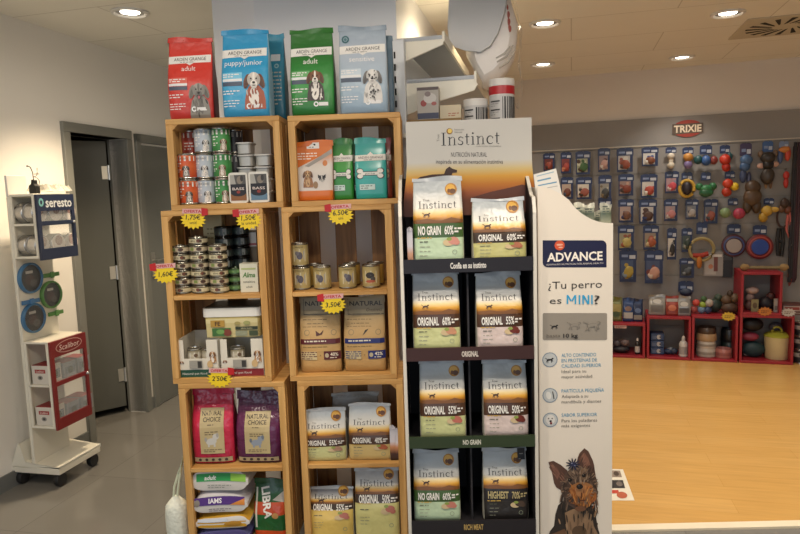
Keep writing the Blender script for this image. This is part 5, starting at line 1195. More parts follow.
# ================================================================== things on the wall shelving above the display
def gp(px, py, d): return DV.pix(px, py, d)
def tub(label, px0, px1, yl, y1, redlid):
    d = -.11; x0, _ = gp(px0, 110, d); x1, _ = gp(px1, 110, d); r = (x1 - x0) / 2; _, zt = gp((px0 + px1) / 2, yl, d + r); h = zt - sh3z
    t = thing('white_tub', label, 'tub', 'white barcode tubs on the shelf'); DV.at(t, (x0 + x1) / 2, d + r, sh3z + .0005, 0)
    W = mat('dcd8d2', .35)
    m = MB(); m.lathe([(r * .93, 0), (r * .96, .004), (r * .96, h - .03)], W, 28); m.build('tub_body', t, angle=40)
    m = MB(); rr = r * .97
    lb = h * .78 if not redlid else h - .072
    m.lathe([(rr, .012), (rr, lb)], mat('c9c7c4', .4), 28, cap=False)
    P = lambda x, z, o: ((rr + o) * math.sin(x / rr), -(rr + o) * math.cos(x / rr), z)
    rnd = random.Random(int(px0)); it = []
    x = .1 * r
    for k in range(9):
        wv = rnd.choice((.003, .004, .007)); it.append(('rect', x, .02, x + wv, lb - .008, '1d1c1e')); x += wv + rnd.choice((.003, .005))
    for z in (.3, .55, .8): it += [('rect', -.9 * r, lb * z, -.1 * r, lb * z + .006, '3a3a3c'), ('lines', -.9 * r, lb * z - .006, -.2 * r, 2, .01, .003, '9a9894')]
    art(m, it, P, off=.0004); m.build('paper_label', t, angle=40)
    if redlid:
        m = MB(); m.lathe([(r * .99, lb + .004), (r * .99, h - .032)], mat('b5232c', .35), 28); m.build('red_band', t, angle=40)
    m = MB(); m.lathe([(r * .9, h - .031), (r, h - .030), (r, h - .002), (r * .96, h), (0.001, h)], mat('dfdcd6', .4), 28); m.build('lid', t, angle=40)
tub('white tub with barcode label, left one behind the header board', 462, 487, 100, 120, False)
tub('white tub with barcode label and a red band under its lid', 488, 514.5, 80, 120, True)
def gbox(name, label, px0, px1, yt, d, dep, z, c, items, top=None):
    x0, _ = gp(px0, yt + 10, d); x1, _ = gp(px1, yt + 10, d); _, zt = gp((px0 + px1) / 2, yt, d); w = x1 - x0; h = zt - z
    t = thing(name, label, 'box'); DV.at(t, (x0 + x1) / 2, d, z + .0005, R(3))
    m = MB(); m.box(-w / 2, w / 2, 0, dep, 0, h, mat(c, .5)); m.build('carton', t, bevel=.001)
    m = MB(); art(m, items(w, h), flat(0)); m.build('printed_front', t, smooth=False)
    return zt
zb_ = gbox('flat_carton', 'flat golden brown carton lying on the shelf behind the header board', 407, 461, 119, -.135, .10, sh3z, '8a6a34', lambda w, h: [('lines', -.3 * w, .7 * h, .3 * w, 1, .02, .2 * h, '5d4620')])
gbox('small_carton', 'small carton with red and white print standing on the golden carton', 417, 438.5, 87, -.12, .05, zb_ + .001, 'b7b0a6', lambda w, h: [('rect', -.49 * w, .02 * h, .49 * w, .2 * h, '3a3f5a'), ('ell', -.2 * w, .5 * h, .14 * w, .1 * h, '9a3a34'), ('ell', .1 * w, .65 * h, .3 * w, .16 * h, 'd3cdc6'), ('ell', .28 * w, .48 * h, .12 * w, .06 * h, 'a85a54'), ('rect', -.49 * w, .9 * h, .49 * w, .99 * h, '5a4a48'), ('ell', 0, .78 * h, .14 * w, .08 * h, '8a7a78')])
gbox('cream_carton', 'low cream carton with small red print between small carton and the tubs', 440, 461, 105, -.11, .05, zb_ + .001, 'cfc2a4', lambda w, h: [('lines', -.1 * w, .4 * h, .4 * w, 2, .16 * h, .07 * h, 'b06a50')])
# the large parcel wrapped in clear plastic, resting on the upper shelf
pd = .22
bx0, bz0 = gp(462, 50, pd)
pl = thing('plastic_wrapped_parcel', 'large grey-backed parcel in clear plastic hanging over the edge of the upper wall shelf', 'parcel')
DV.at(pl, 0, pd, 0, 0)
board = [gp(*p, pd) for p in ((447.5, 28), (449, 40), (455, 46), (464, 49.5), (480, 51), (490, 46), (498, 33), (503.5, 15), (506, 3), (506, -10), (450, -10))]
zmax = CEIL - .012; board = [(x, min(z, zmax)) for x, z in board]
m = MB(); m.prism(board, mat('cfd0d2', .6, 0, .01, 3), lambda x, z: (x, 0, z), lambda x, z: (x, .03, z)); m.build('backing_board', pl, angle=40, bevel=.004)
m = MB()
prof = [(506, -12), (512, 2), (515.5, 20), (516, 38), (513, 55), (505, 70), (494, 82), (484, 87), (474, 70), (466, 52)]
pts = [gp(*p, pd + .05) for p in prof]; pts = [(x, min(z, zmax)) for x, z in pts]
n = len(pts)
c0 = gp(488, 35, pd)
rings = []
for k, (q, y) in enumerate(((.75, .032), (1.0, .06), (1.02, .16), (.9, .26), (.6, .30))):
    r_ = []
    for i, (x, z) in enumerate(pts + [(c0[0] - .04, zmax)]):
        jig = .006 * math.sin(i * 2.3 + k * 1.7); r_.append(len(m.v)); m.v.append(Vector((c0[0] + (x - c0[0]) * q + jig, y, min(zmax, c0[1] + (z - c0[1]) * q + jig))))
    rings.append(r_)
SOFT = mat('e6e0da', .35, 0, .06, 14, bump=.4)
for k in range(4):
    for i in range(n + 1): j = (i + 1) % (n + 1); m.face((rings[k][i], rings[k][j], rings[k + 1][j], rings[k + 1][i]), SOFT)
m.face(rings[0], SOFT); m.face(rings[-1][::-1], SOFT)
m.build('white_cushion', pl, angle=60)
m = MB()
for k, (px, py) in enumerate(((509, 8), (510.5, 15), (511, 22), (512, 29), (510, 37))):
    a = gp(px, py, pd + .045); m.ball((a[0] - .012, .036, min(zmax - .02, a[1])), (.010, .004, .018), mat('a8584c', .5), 10, 6)
m.build('red_print', pl)
m = MB()
wrap = [gp(*p, pd + .05) for p in ((508, -10), (514, 4), (518.5, 22), (519, 45), (517, 62), (520, 75), (520, 92), (515, 104), (508, 92))]
wr_ = []
for k, y in enumerate((.02, .10, .20, .29)):
    r_ = []
    for i, (x, z) in enumerate(wrap): r_.append(len(m.v)); m.v.append(Vector((x + .008 * math.sin(i * 1.9 + k * 2.2) + .006, y, min(zmax, z))))
    wr_.append(r_)
CLR = clear('f4f0ea', .12, .28)
for k in range(3):
    for i in range(len(wrap) - 1): m.face((wr_[k][i], wr_[k][i + 1], wr_[k + 1][i + 1], wr_[k + 1][i]), CLR)
m.build('plastic_wrap', pl, angle=60)
for k, (a, b, c_) in enumerate((((497, 62), (506, 57), (513, 45)), ((499, 68), (508, 62), (515, 50)), ((496, 58), (504, 54), (510, 46)))):
    m = MB(); P3 = [gp(*p, pd + .03) for p in (a, b, c_)]; m.tube([(x, .028 + .002 * k, z) for x, z in P3], [.004, .006, .003], clear('cfc8bc', .15, .7), 6); m.build('plastic_fold', pl)
# ================================================================== slatted panel on the back wall and everything hung on it
B = BW; SD = BWD - .024                 # local depth of the panel face
sx0, _ = B.pix(531, 200, SD); sx1 = 5.0
_, stz = B.pix(668, 117, SD)
t = thing('slatwall_panel', 'grey slatted display panel with red oval logo covering the back wall', 'display panel'); B.at(t, 0, 0, 0, 0)
SLAT = mat('8a8681', .6, 0, .03, 2)
m = MB(); z = 0.0; hz0 = .2
ZG = [B.pix(640, py, SD)[1] for py in (148, 173, 198.5, 224, 249, 275)]
pitch = (ZG[0] - ZG[-1]) / 5
zs = [ZG[0] - k * pitch for k in range(0, 9)][::-1]
lo = 0.0
for zg in zs:
    if zg <= .05: continue
    m.box(sx0, sx1, SD, BWD - .001, lo, zg - .003, SLAT); m.box(sx0, sx1, SD + .008, BWD - .001, zg - .003, zg + .003, mat('8a8479', .8)); lo = zg + .003
m.box(sx0, sx1, SD, BWD - .001, lo, stz, SLAT)
m.build('slatted_board', t, smooth=False)
m = MB(); m.box(sx0, sx1, SD - .004, SD, zs[-1] + .012, zs[-1] + .022, mat('c5bba8', .4)); m.build('top_rail', t, smooth=False)
# logo
lx, lz = B.pix(687.5, 128.5, SD); u = 5.68 / FPX * 1.05
lg = MB(); lg.prism([(lx + 13.5 * u * math.cos(a * R(15)), lz + 8 * u * math.sin(a * R(15))) for a in range(24)], mat('9a3a2c', .5), lambda x, z: (x, SD - .008, z), lambda x, z: (x, SD - .0005, z))
lg.build('logo_oval', t, smooth=False)
lg = MB(); art(lg, [('poly', [(lx - 13.5 * u, lz - 5 * u), (lx + 13.5 * u, lz - 4.4 * u), (lx + 13.5 * u, lz + 4.6 * u), (lx - 13.5 * u, lz + 4.6 * u)], '5a4a3c'), ('text', 'TRIXIE', lx, lz, 6.6 * u, 'e6d6bc', {'w': 24 * u, 'bold': .03})], flat(SD - .0085)); lg.build('logo_lettering', t, smooth=False)
HK = mat('8f8f8d', .3, .8, 0)
BLUE_H = '1a2a50'
def root(label, px, ptop, cat, name, group=None, d=.05):
    x, z = B.pix(px, ptop, SD - d); t = thing(name, label, cat, group or 'toys hung on the slatted panel'); B.at(t, x, SD - d, z, 0); return t
def W_(px): return px / FPX * 5.75
def header(t, w, h, c=BLUE_H, sticker=True, name='header_card'):
    m = MB(); m.prism([(-w / 2, -h), (w / 2, -h), (w / 2, -.012), (w * .3, 0), (-w * .3, 0), (-w / 2, -.012)], mat(c, .4), lambda x, z: (x, 0, z), lambda x, z: (x, .002, z))
    it = [('rect', -w * .36, -h * .7, w * .0, -h * .45, '7a88a8')]
    if sticker: it.append(('rect', w * .08, -h * .85, w * .42, -h * .5, 'b4b8c0'))
    art(m, it, flat(0)); m.build(name, t, smooth=False)
def hook(t, d=.05):
    m = MB(); m.tube([(0, d - .0015, -.004), (0, -.02, -.004), (0, -.03, .006)], .0025, HK, 6); m.build('hook', t)
rnd = random.Random(12)
def carded(label, px, pt, w, h, pic, cols, hc=BLUE_H, hf=.32):
    t = root(label, px, pt, 'pet toy', 'carded_toy'); w = W_(w); h = W_(h); hook(t); header(t, w, h * hf, hc)
    m = MB(); m.box(-w * .47, w * .47, .0005, .0025, -h, -h * hf, mat(pic, .4))
    it = []
    for k in range(7):
        it.append(('ell', rnd.uniform(-.3, .3) * w, -h * rnd.uniform(hf + .1, .93), w * rnd.uniform(.07, .17), h * rnd.uniform(.04, .09), cols[k % len(cols)], rnd.uniform(-40, 40)))
    it += [('rect', -.47 * w, -h * .995, .47 * w, -h * .9, hc), ('rect', .3 * w, -h * .9, .47 * w, -h * hf, hc), ('rect', -.47 * w, -h * .9, -.4 * w, -h * hf, hc)]
    art(m, it, flat(0.0005)); m.build('printed_card', t, smooth=False)
    m = MB(); m.ball((w * .04, -.014, -h * (hf + 1) / 2 - h * .02), (w * .26, .013, h * .19), mat(cols[0], .5), wob=.18, seed=px); m.ball((-w * .12, -.012, -h * .76), (w * .18, .011, h * .10), mat(cols[-1], .5), wob=.2, seed=px + 2); m.build('toy', t)
    return t
Rw = ['top', 'second', 'third', 'fourth', 'fifth']
G = [  # px, top, w, h, card colour, picture colours, label
    (549, 153, 12, 19, '6a3026', ('8f4030', 'a05a3c', '3a2018'), 'dark red carded toy, far left of the top row on the slatted panel'),
    (566, 152, 11, 22, '7a2f2a', ('a04034', '6a2820', 'c07a5a'), 'narrow red carded toy, second from the left in the top row'),
    (583, 151, 15, 24, '9a9a7a', ('3a5a30', 'c9c4a8', '4a3020'), 'pale green carded toy, third from the left in the top row'),
    (604, 148, 12, 24, '8a7470', ('b08a80', '5a3a34', 'cfc0b4'), 'pinkish carded toy, fourth from the left in the top row'),
    (625, 148, 16, 24, 'b0a8a0', ('8a4a38', 'c9c0b4', '4a4240'), 'blue-topped carded toy with pale picture, fifth in the top row'),
    (650, 147, 16, 19, 'c5c0b8', ('7a4a34', '2a4a8a', 'd8d2c8'), 'white and blue carded toy, sixth in the top row'),
    (567, 177, 13, 23, 'b09a88', ('6a3a2a', 'c9b8a4', '3a4a5a'), 'carded toy in the second row half behind the information card'),
    (584, 177, 16, 23, 'c9bfae', ('8a4a3a', 'b0a08c', '3a2a24'), 'white carded toy with brown print, second row above the sachets'),
    (605, 175, 13, 27, '8a8478', ('3a3a38', 'b0a894', '6a5a40'), 'grey carded toy, second row, third from the left'),
    (626, 174, 15, 22, '8f7468', ('7a3a28', 'b8927a', '3a2a24'), 'brownish carded toy, second row, left of the red and white one'),
    (649, 174, 16, 24, 'c5beb4', ('a84838', '3a6a3a', 'd2ccc0'), 'red and white carded toy with blue top, second row'),
    (626, 199, 15, 24, 'a08a80', ('6a4838', 'c9b8a8', '3a3a5a'), 'carded toy with brown picture, third row, leftmost fully seen'),
    (648, 199, 17, 25, 'b8b0a8', ('4a3024', 'd2ccc2', '2a3a6a'), 'carded toy with white picture of a dog, third row, second'),
    (626, 225, 16, 26, '8f8a70', ('b0a060', '5a6a4a', '8a4a34'), 'green-tinted carded toy, fourth row, leftmost'),
    (651, 225, 15, 25, '8a7a68', ('a0563a', '6a8a4a', 'c9b48a'), 'carded toy with orange picture, fourth row, second'),
    (628, 250, 17, 33, '3a4a6a', ('a08a3a', '2a3050', '7a8a9a'), 'long dark blue carded toy with yellow print, fifth row, leftmost'),
    (654, 250, 18, 34, '3f4a68', ('b88a78', '6a3028', 'c9b4a4'), 'long dark blue carded toy with pink print, fifth row, second'),
    (605, 197, 13, 26, '6a6a80', ('8a7060', '3a3a4a', 'a89880'), 'dark carded toy directly behind the sample sachets'),
    (687, 258, 14, 20, '2f3438', ('44484c', '1f2428', '7a7e80'), 'dark grey carded toy below the dark green one'),
    (671, 199, 13, 22, '9a8884', ('b87a78', '6a6a78', 'c9bcb4'), 'pinkish carded toy, third row, third'),
    (692, 199, 12, 20, '7a7c80', ('9a9490', '4a4e5a', 'b4aca4'), 'grey-blue carded toy, third row, fourth'),
    (711, 199, 13, 24, '6a6c74', ('8a4a3a', 'b0a8a0', '3a3a40'), 'carded toy over the rope ring, third row'),
    (672, 228, 9, 32, 'c9c2b8', ('2a2624', 'b85a44', '8a8480'), 'narrow white carded toy with dark stripe, fourth row'),
    (687, 228, 10, 24, '3f4a42', ('2c3a30', '6a7468', '8a8a80'), 'narrow dark green carded toy, fourth row'),
    (672, 171, 13, 22, 'a8888a', ('c04a54', '8a8a98', 'd2c8c4'), 'pink and grey carded toy, second row, under the cream bone'),
]
for px, pt, w, h, pc, cols, lab in G: carded(lab, px, pt, w, h, pc, cols)
def lumps(label, px, pt, hw, hh, balls, cat='pet toy', name='hanging_toy', hc=BLUE_H, tubes=(), d=.05):
    """balls: (dx, dy(px down from top), rx, rz, colour) in pixels"""
    t = root(label, px, pt, cat, name, d=d); hook(t, d)
    if hw: header(t, W_(hw), W_(hh), hc)
    for k, (dx, dy, rx, rz, c) in enumerate(balls):
        m = MB(); m.ball((W_(dx), -.004 - W_(min(rx, 5)) * .5, -W_(dy)), (W_(rx), W_(min(rx, rz, 6)) * .8, W_(rz)), mat(c, .45), 16, 10, wob=.06, seed=k + px); m.build('ball' if abs(rx - rz) < .6 else 'body', t)
    for k, (pts, r_, c) in enumerate(tubes):
        m = MB(); m.tube([(W_(x), -.010, -W_(y)) for x, y in pts], W_(r_), mat(c, .7, 0, .2, 60), 8, pts[0] == pts[-1] and False); m.build('rope', t)
    return t
circ = lambda cx, cy, rx, ry, a0=0, a1=360, n=18: [(cx + rx * math.cos(R(a0 + (a1 - a0) * k / n)), cy + ry * math.sin(R(a0 + (a1 - a0) * k / n))) for k in range(n + 1)]
lumps('cream bone-shaped toy in clear pack, top row, left of the orange toy', 671, 147, 10, 6, [(0, 9, 3.2, 3.2, 'c9bfae'), (0, 13, 2.2, 4.5, 'd2c8b4'), (0, 18, 3.4, 3.2, 'c2b8a4')])
lumps('orange and lilac toy under its blue card, top row', 688, 147, 10, 7, [(0, 10, 4.5, 4.2, 'b8803c'), (0, 17, 4.0, 4.2, '7a6a94')])
lumps('three balls in dark teal, blue and red, top row', 706, 145, 11, 9, [(-7, 14, 4, 4.4, '1d4a4c'), (0, 15, 4.5, 5, '34568a'), (7, 15, 3.4, 4.2, '7a3430')])
lumps('red dumbbell toy under a small blue card, top row', 725, 145, 9, 8, [(0, 14, 5, 5.2, 'b8321f'), (1, 21, 4, 4.6, 'a82a1a'), (4, 11, 2.5, 4, '1f4a50')])
lumps('long blue plush with purple top, top row', 746, 143, 10, 12, [(0, 16, 5.5, 5, '46648a'), (-1, 22, 4.6, 5, '3d5a80'), (-2, 31, 3.2, 7, '35405e'), (3, 34, 2.2, 7, '3a3f5c')], hc='3a2a4a')
lumps('black plush animal with pink ears and long tail, top row', 768, 141, 9, 10, [(0, 16, 6.5, 5.5, '2c2622'), (-6, 12, 2.5, 3.5, '6a5646'), (6, 12, 2.5, 3.5, '6a5646'), (0, 22, 5, 5, '1d1a1a'), (-6, 23, 3.4, 2.6, 'c09a8a'), (6, 22, 3.4, 2.6, 'c09a8a'), (0, 33, 6, 8, '3a3028'), (-1, 38, 1.6, 7, '8a6a48'), (3, 38, 1.6, 7, '6a4e34')], hc='34568a')
lumps('orange and blue stick toys in a narrow pack, top row right', 784, 141, 8, 6, [(3, 12, 2.6, 7, 'b8402c'), (-3, 14, 2.4, 7, '44547a'), (0, 8, 4.5, 3, 'c07a3a')], hc='7a8aa8')
lumps('slim red dangling toy below the stick toys', 786, 169, 0, 0, [(0, 6, 2.6, 4, 'b02c24'), (0, 13, 2.2, 5, 'a8281f')])
t = lumps('yellow and white ring toy with dark centre, second row', 687, 172, 10, 8, [(0, 16, 4.5, 6.5, '2a2228'), (0, 14, 2.5, 2.5, 'a8603a')], tubes=[(circ(0, 16, 6.6, 7.8), 1.6, 'c9a040')])
lumps('green bone-shaped squeaky toy, second row', 706, 172, 9, 8, [(-6, 14, 3.6, 3.6, '2a6a40'), (6, 14, 3.6, 3.6, '2a6a40'), (0, 16, 6, 3.6, '347a4a'), (0, 20, 6.4, 4.4, '245a38')])
lumps('red toy with a yellow ball, second row', 730, 171, 9, 7, [(-2, 12, 4.6, 4.6, 'b8381f'), (4, 15, 3.9, 3.9, 'd2b02c'), (-3, 20, 4.4, 4.6, 'a8321c')])
lumps('shaggy brown plush hanging in the second row', 752, 180, 0, 0, [(0, 7, 7, 7, '4a3828'), (0, 16, 8, 9, '54402e'), (-4, 25, 4, 7, '43321f'), (4, 25, 4, 7, '4a3826')])
lumps('pale green and pink tennis balls hanging side by side', 733, 198, 9, 7, [(-7, 14, 5, 5, '7d9468'), (5, 15, 5.4, 5.4, 'a83c54')])
lumps('yellow plush toy under a white-blue card', 769, 198, 9, 6, [(-2, 12, 5, 5, 'b8943a'), (-5, 18, 4, 5, 'a8842c'), (4, 11, 4.4, 2.6, 'c09c48')])
lumps('dark brown plush with orange spots, third row right', 784, 198, 0, 0, [(0, 5, 4, 5, '3a2820'), (-2, 10, 3, 4, '5a3c28'), (3, 11, 3, 4, '6a3a28')])
t = lumps('beige rope ring toy with red and orange toy bone', 702, 222, 10, 12, [(-2, 39, 2.6, 7, 'b8702c')], tubes=[(circ(0, 27, 11, 11), 1.5, '9a8a5c'), ([(-8, 33), (0, 33), (6, 31)], 2.3, '9a3020')])
def disc(label, px, pt, cy, rx, c1, c2, c3):
    t = root(label, px, pt, 'flying disc', 'flying_disc'); hook(t); header(t, W_(12), W_(9))
    m = MB(); r = W_(rx); m.lathe([(r, .0), (r * .98, -.016), (r * .85, -.02), (r * .84, -.014), (r * .6, -.022), (.001, -.024)], mat(c1, .4), 32, (0, -.003, -W_(cy)), 'y'); m.build('rim', t)
    m = MB(); m.lathe([(r * .62, -.0245), (r * .6, -.027), (.001, -.028)], mat(c2, .4), 28, (0, -.003, -W_(cy)), 'y'); m.build('centre', t)
    m = MB(); m.lathe([(r * .84, -.0215), (r * .78, -.024), (r * .72, -.023)], mat(c3, .4), 28, (0, -.003, -W_(cy)), 'y', cap=False); m.build('ring_line', t)
disc('dark red and blue flying disc with pale picture card, left of the two', 734, 224, 21, 11, '4a2028', '9a8f88', '3a4a7a')
disc('red flying disc with a blue centre, right of the two', 760, 225, 21, 12, '6a1f24', '24408c', 'a04038')
t = root('grey and white picture card pack hanging beside the rope ring', 714, 252, 'pet toy', 'carded_toy'); hook(t)
m = MB(); w, h = W_(18), W_(24); m.box(-w / 2, w / 2, 0, .012, -h, 0, mat('8f8a86', .5)); art(m, [('rect', -.42 * w, -.93 * h, .12 * w, -.08 * h, 'a8a29c'), ('rect', .0, -.8 * h, .2 * w, -.2 * h, '6a3a34'), ('ell', -.15 * w, -.6 * h, .12 * w, .1 * h, 'b87a5a'), ('rect', -.4 * w, -.2 * h, .4 * w, -.1 * h, 'd2cec8')], flat(0)); m.build('printed_card', t, smooth=False)
t = root('black slim pack hanging right of the grey picture card', 728, 252, 'pet toy', 'carded_toy'); hook(t)
m = MB(); m.box(-W_(4.5), W_(4.5), 0, .02, -W_(25), 0, mat('18181a', .4)); art(m, [('rect', -W_(3.5), -W_(8), W_(3.5), -W_(3), '3a3c40')], flat(0)); m.build('pack', t, bevel=.003)
lumps('round dark lead coiled in a ring, right side of the slatted panel', 783, 208, 0, 0, [], 'dog lead', 'dog_lead', tubes=[(circ(0, 9, 5, 9), .9, '3a2420')])
lumps('pink dog lead hanging in a long loop', 788, 206, 0, 0, [], 'dog lead', 'dog_lead', tubes=[([(0, 0), (2, 10), (3, 22), (1, 29), (-1, 22), (0, 8)], 1.3, 'b05a54')])
lumps('black harness straps hanging under the coiled lead', 781, 228, 0, 0, [], 'dog lead', 'dog_harness', tubes=[([(-2, 0), (-3, 12), (-2, 26), (1, 27), (2, 12), (1, 0)], 1.7, '1a1a1c'), ([(-3, 12), (2, 13)], 1.4, '1f1f22')])
lumps('long dark red dog lead at the right end of the slatted panel', 790.5, 245, 0, 0, [], 'dog lead', 'dog_lead', tubes=[([(0, 0), (1, 15), (1.6, 34), (0, 39), (-1, 30), (-.5, 12)], .9, '7a3430')])
for k, (px, c) in enumerate(((795.5, '211f24'), (799.5, '3a1f28'))):
    lumps(['black dog lead hanging full length beside the frame edge', 'dark plum dog lead, rightmost thing on the slatted panel'][k], px, 142, 0, 0, [], 'dog lead', 'dog_lead', tubes=[([(0, 0), (1, 60), (0, 128), (-1.5, 132), (-1.5, 60), (-.5, 4)], 1.5, c)])
lumps('small dark blue pack hanging low above the silver toy bags', 686, 281, 14, 11, [(0, 11, 6, 4, '2a3448')])

# ================================================================== red-edged cube shelves along the back wall
RED = mat('94202a', .45); INN = mat('7d7366', .6)
CUB = .345
def cube(label, xa, xb, z0, z1):
    t = thing('cube_shelf', label, 'cube shelf', 'red-edged cube shelves'); B.at(t, (xa + xb) / 2, 0, z0 + .0005, 0); w = xb - xa; h = z1 - z0; th = .020
    for nm, b in (('bottom_board', (-w / 2, w / 2, 0, CUB, 0, th)), ('top_board', (-w / 2, w / 2, 0, CUB, h - th, h)), ('side_board', (-w / 2, -w / 2 + th, 0, CUB, th, h - th)), ('side_board', (w / 2 - th, w / 2, 0, CUB, th, h - th))):
        m = MB(); m.box(*b, RED); m.build(nm, t, bevel=.002)
    return (xa, xb, z0 + th + .001, z1 + .001)
FLZ = .0065
c1x1 = B.pix(645.3, 340, 0)[0]; c2 = (B.pix(646.8, 340, 0)[0], B.pix(691, 340, 0)[0]); c3 = (B.pix(691.8, 340, 0)[0], B.pix(738, 340, 0)[0]); c4 = (B.pix(739.6, 340, 0)[0], B.pix(794, 340, 0)[0])
zt1 = B.pix(640, 324, 0)[1]; zt2 = B.pix(668, 317, 0)[1]; zt3 = B.pix(714, 316.5, 0)[1]; zt4 = B.pix(760, 315.5, 0)[1]
K1 = cube('red cube shelf partly hidden behind the white dispenser', c1x1 - .37, c1x1, FLZ, zt1)
K2 = cube('red cube shelf holding blue packs and a white bottle', c2[0], c2[1], FLZ, zt2)
K3 = cube('red cube shelf holding stacked cream and pink bowls', c3[0], c3[1], FLZ, zt3)
K4 = cube('red cube shelf holding a cream bucket with yellow-green lid', c4[0], c4[1], FLZ, zt4)
ux = (c4[0] + .001, B.pix(782.5, 295, 0)[0]); K5 = cube('small red cube shelf stacked on top of another one', ux[0], ux[1], zt4 + .0005, B.pix(760, 272.5, 0)[1])
def bx(p, d=.05): return B.pix(p, 340, d)[0]
def W2(px, d=.05): return px / FPX * (5.6 + d)
def put(o, px, d, z): x, _ = B.pix(px, 335, d); B.at(o, x, d, z, 0)
def pillow(label, px, d, z, w, h, dep, c, arts, cat='bag', name='treat_bag', group='bags on the cube shelves'):
    t = thing(name, label, cat, group); put(t, px, d + W2(dep) / 2, z); S = BagShape(W2(w), W2(h), W2(dep), int(px), .12, wr=.006)
    F_ = mat(c, .22, .25, .05); a, b = S.mesh(F_, F_, F_); art(a, [(q[0],) + tuple((v * S.w if i % 2 == 0 else v * S.h) for i, v in enumerate(q[1:5])) + q[5:] for q in arts], S.P, off=.0015, step=.0004); a.build('pouch', t, angle=50); b.build('top_seal', t, angle=50)
    return t
# on cube 1
pillow('yellow-green bag at the left on the lowest red cube shelf', 616, .08, K1[3], 12, 25, 8, '6a6a3a', [('rect', -.4, .4, .4, .7, '8a7a3a'), ('ell', 0, .3, .3, .12, '3a4a2a')])
pillow('blue and white bag, second on the lowest red cube shelf', 628, .08, K1[3], 11, 24, 8, '2c3f66', [('rect', -.4, .15, .4, .4, 'a8a49e'), ('ell', 0, .55, .3, .1, '6a4a3a')])
pillow('dark blue bag, third on the lowest red cube shelf', 637.5, .09, K1[3], 10, 23, 8, '26324f', [('rect', -.4, .1, .4, .3, '8a8478'), ('ell', 0, .5, .3, .1, '4a5a7a')])
def blob(label, px, d, z, balls, cat='pet toy', name='plush_toy', group='things on the cube shelves'):
    """balls: (dx, dz centre px up, rx, rz, colour); the lowest point stands on z"""
    t = thing(name, label, cat, group); put(t, px, d, z)
    for k, (dx, dz, rx, rz, c) in enumerate(balls):
        m = MB(); m.ball((W2(dx), 0, W2(dz)), (W2(rx), W2(min(rx, 7)) * .8, W2(rz)), mat(c, .5), 16, 10, wob=.05, seed=k); m.build('body', t)
    return t
def bottle(label, px, d, z, r, h, c, capc, lab_c):
    t = thing('shampoo_bottle', label, 'bottle', 'bottles in the red cubes'); put(t, px, d, z); r = W2(r); h = W2(h)
    m = MB(); m.lathe([(r * .9, 0), (r, .004), (r, h * .6), (r * .8, h * .7), (r * .35, h * .78), (r * .33, h * .84)], mat(c, .35), 20); m.build('bottle_body', t)
    m = MB(); m.lathe([(r * .42, h * .81), (r * .42, h * .92), (r * .2, h)], mat(capc, .4), 14); m.build('cap', t)
    m = MB(); m.lathe([(r * 1.015, h * .12), (r * 1.015, h * .5)], mat(lab_c, .5), 20, cap=False); m.build('paper_label', t)
def W2(px, d=.05): return px / FPX * 5.5
blob('dark plush slippers-like toy with white patches inside the lowest cube', 621, .10, K1[2], [(0, 4, 9, 4, '1f1c22'), (-4, 10, 4, 4, '4a4448'), (4, 11, 5, 4, '6a5a58'), (-3, 12, 1.5, 1.5, 'c9c2ba'), (5, 13, 1.5, 1.3, 'c9c2ba')])
bottle('dark bottle with white label inside the lowest cube', 637.5, .08, K1[2], 2.6, 17, '2a2422', 'd8d2ca', 'bfb8b0')
m = MB(); x, z = B.pix(620.5, 327, -.004); tg = thing('shelf_label', 'pale pink price rail label on the front edge of the lowest red cube shelf', 'label'); B.at(tg, x, -.004, z - .012, 0)
m.box(-.05, .05, 0, .003, 0, .026, mat('b09088', .5)); art(m, [('lines', -.04, .02, .04, 2, .01, .004, '7a3430')], flat(0)); m.build('strip', tg, smooth=False)
# on and in cube 2
pillow('silver treat bag, left of the red one on the red cube shelf', 656.5, .06, K2[3], 17, 21, 9, '8f8d88', [('rect', -.35, .15, .35, .5, '6a6864'), ('ell', 0, .68, .25, .1, 'b4b0a8')])
pillow('red and silver treat bag between two silver ones', 671.5, .06, K2[3], 13, 20, 8, '8a3a30', [('rect', -.4, .7, .4, .85, '9a9690'), ('ell', 0, .4, .3, .16, 'b86a4a')])
pillow('silver treat bag, right of the red one on the red cube shelf', 683.5, .06, K2[3], 13, 20, 8, '8c8a86', [('rect', -.35, .15, .35, .4, '4a4848'), ('ell', 0, .6, .28, .12, 'aaa69e')])
for k, (px, nm) in enumerate(((657.5, 'blue'),)):
    for j in range(3):
        lab = f'blue pack, {["lowest", "middle", "topmost"][j]} of the three stacked in the red cube'
        t = thing('toy_pack', lab, 'pack', 'things on the cube shelves'); put(t, px, .09, K2[2] + j * W2(7.4) + .0005)
        m = MB(); w, h = W2(13), W2(7.0); m.box(-w / 2, w / 2, 0, .13, 0, h, mat('2c4266', .4)); art(m, [('ell', .1 * w, .5 * h, .16 * w, .34 * h, 'b4b2b0'), ('ell', .2 * w, .5 * h, .06 * w, .14 * h, '1d1c20'), ('rect', -.4 * w, .2 * h, -.1 * w, .7 * h, '5a6a84')], flat(0)); m.build('pack', t, bevel=.004)
blob('low dark blue shallow pack lying in the middle of the red cube', 670.5, .12, K2[2], [(-2, 3, 5, 3, '26344f'), (3, 3.5, 4.4, 3.5, '30384a'), (0, 5, 3, 2.6, '6a7078')], 'pack', 'toy_pack')
bottle('white bottle with grey and red label in the red cube', 683.5, .07, K2[2], 4.2, 21, 'c9c3ba', 'c5bfb6', '9a9490')
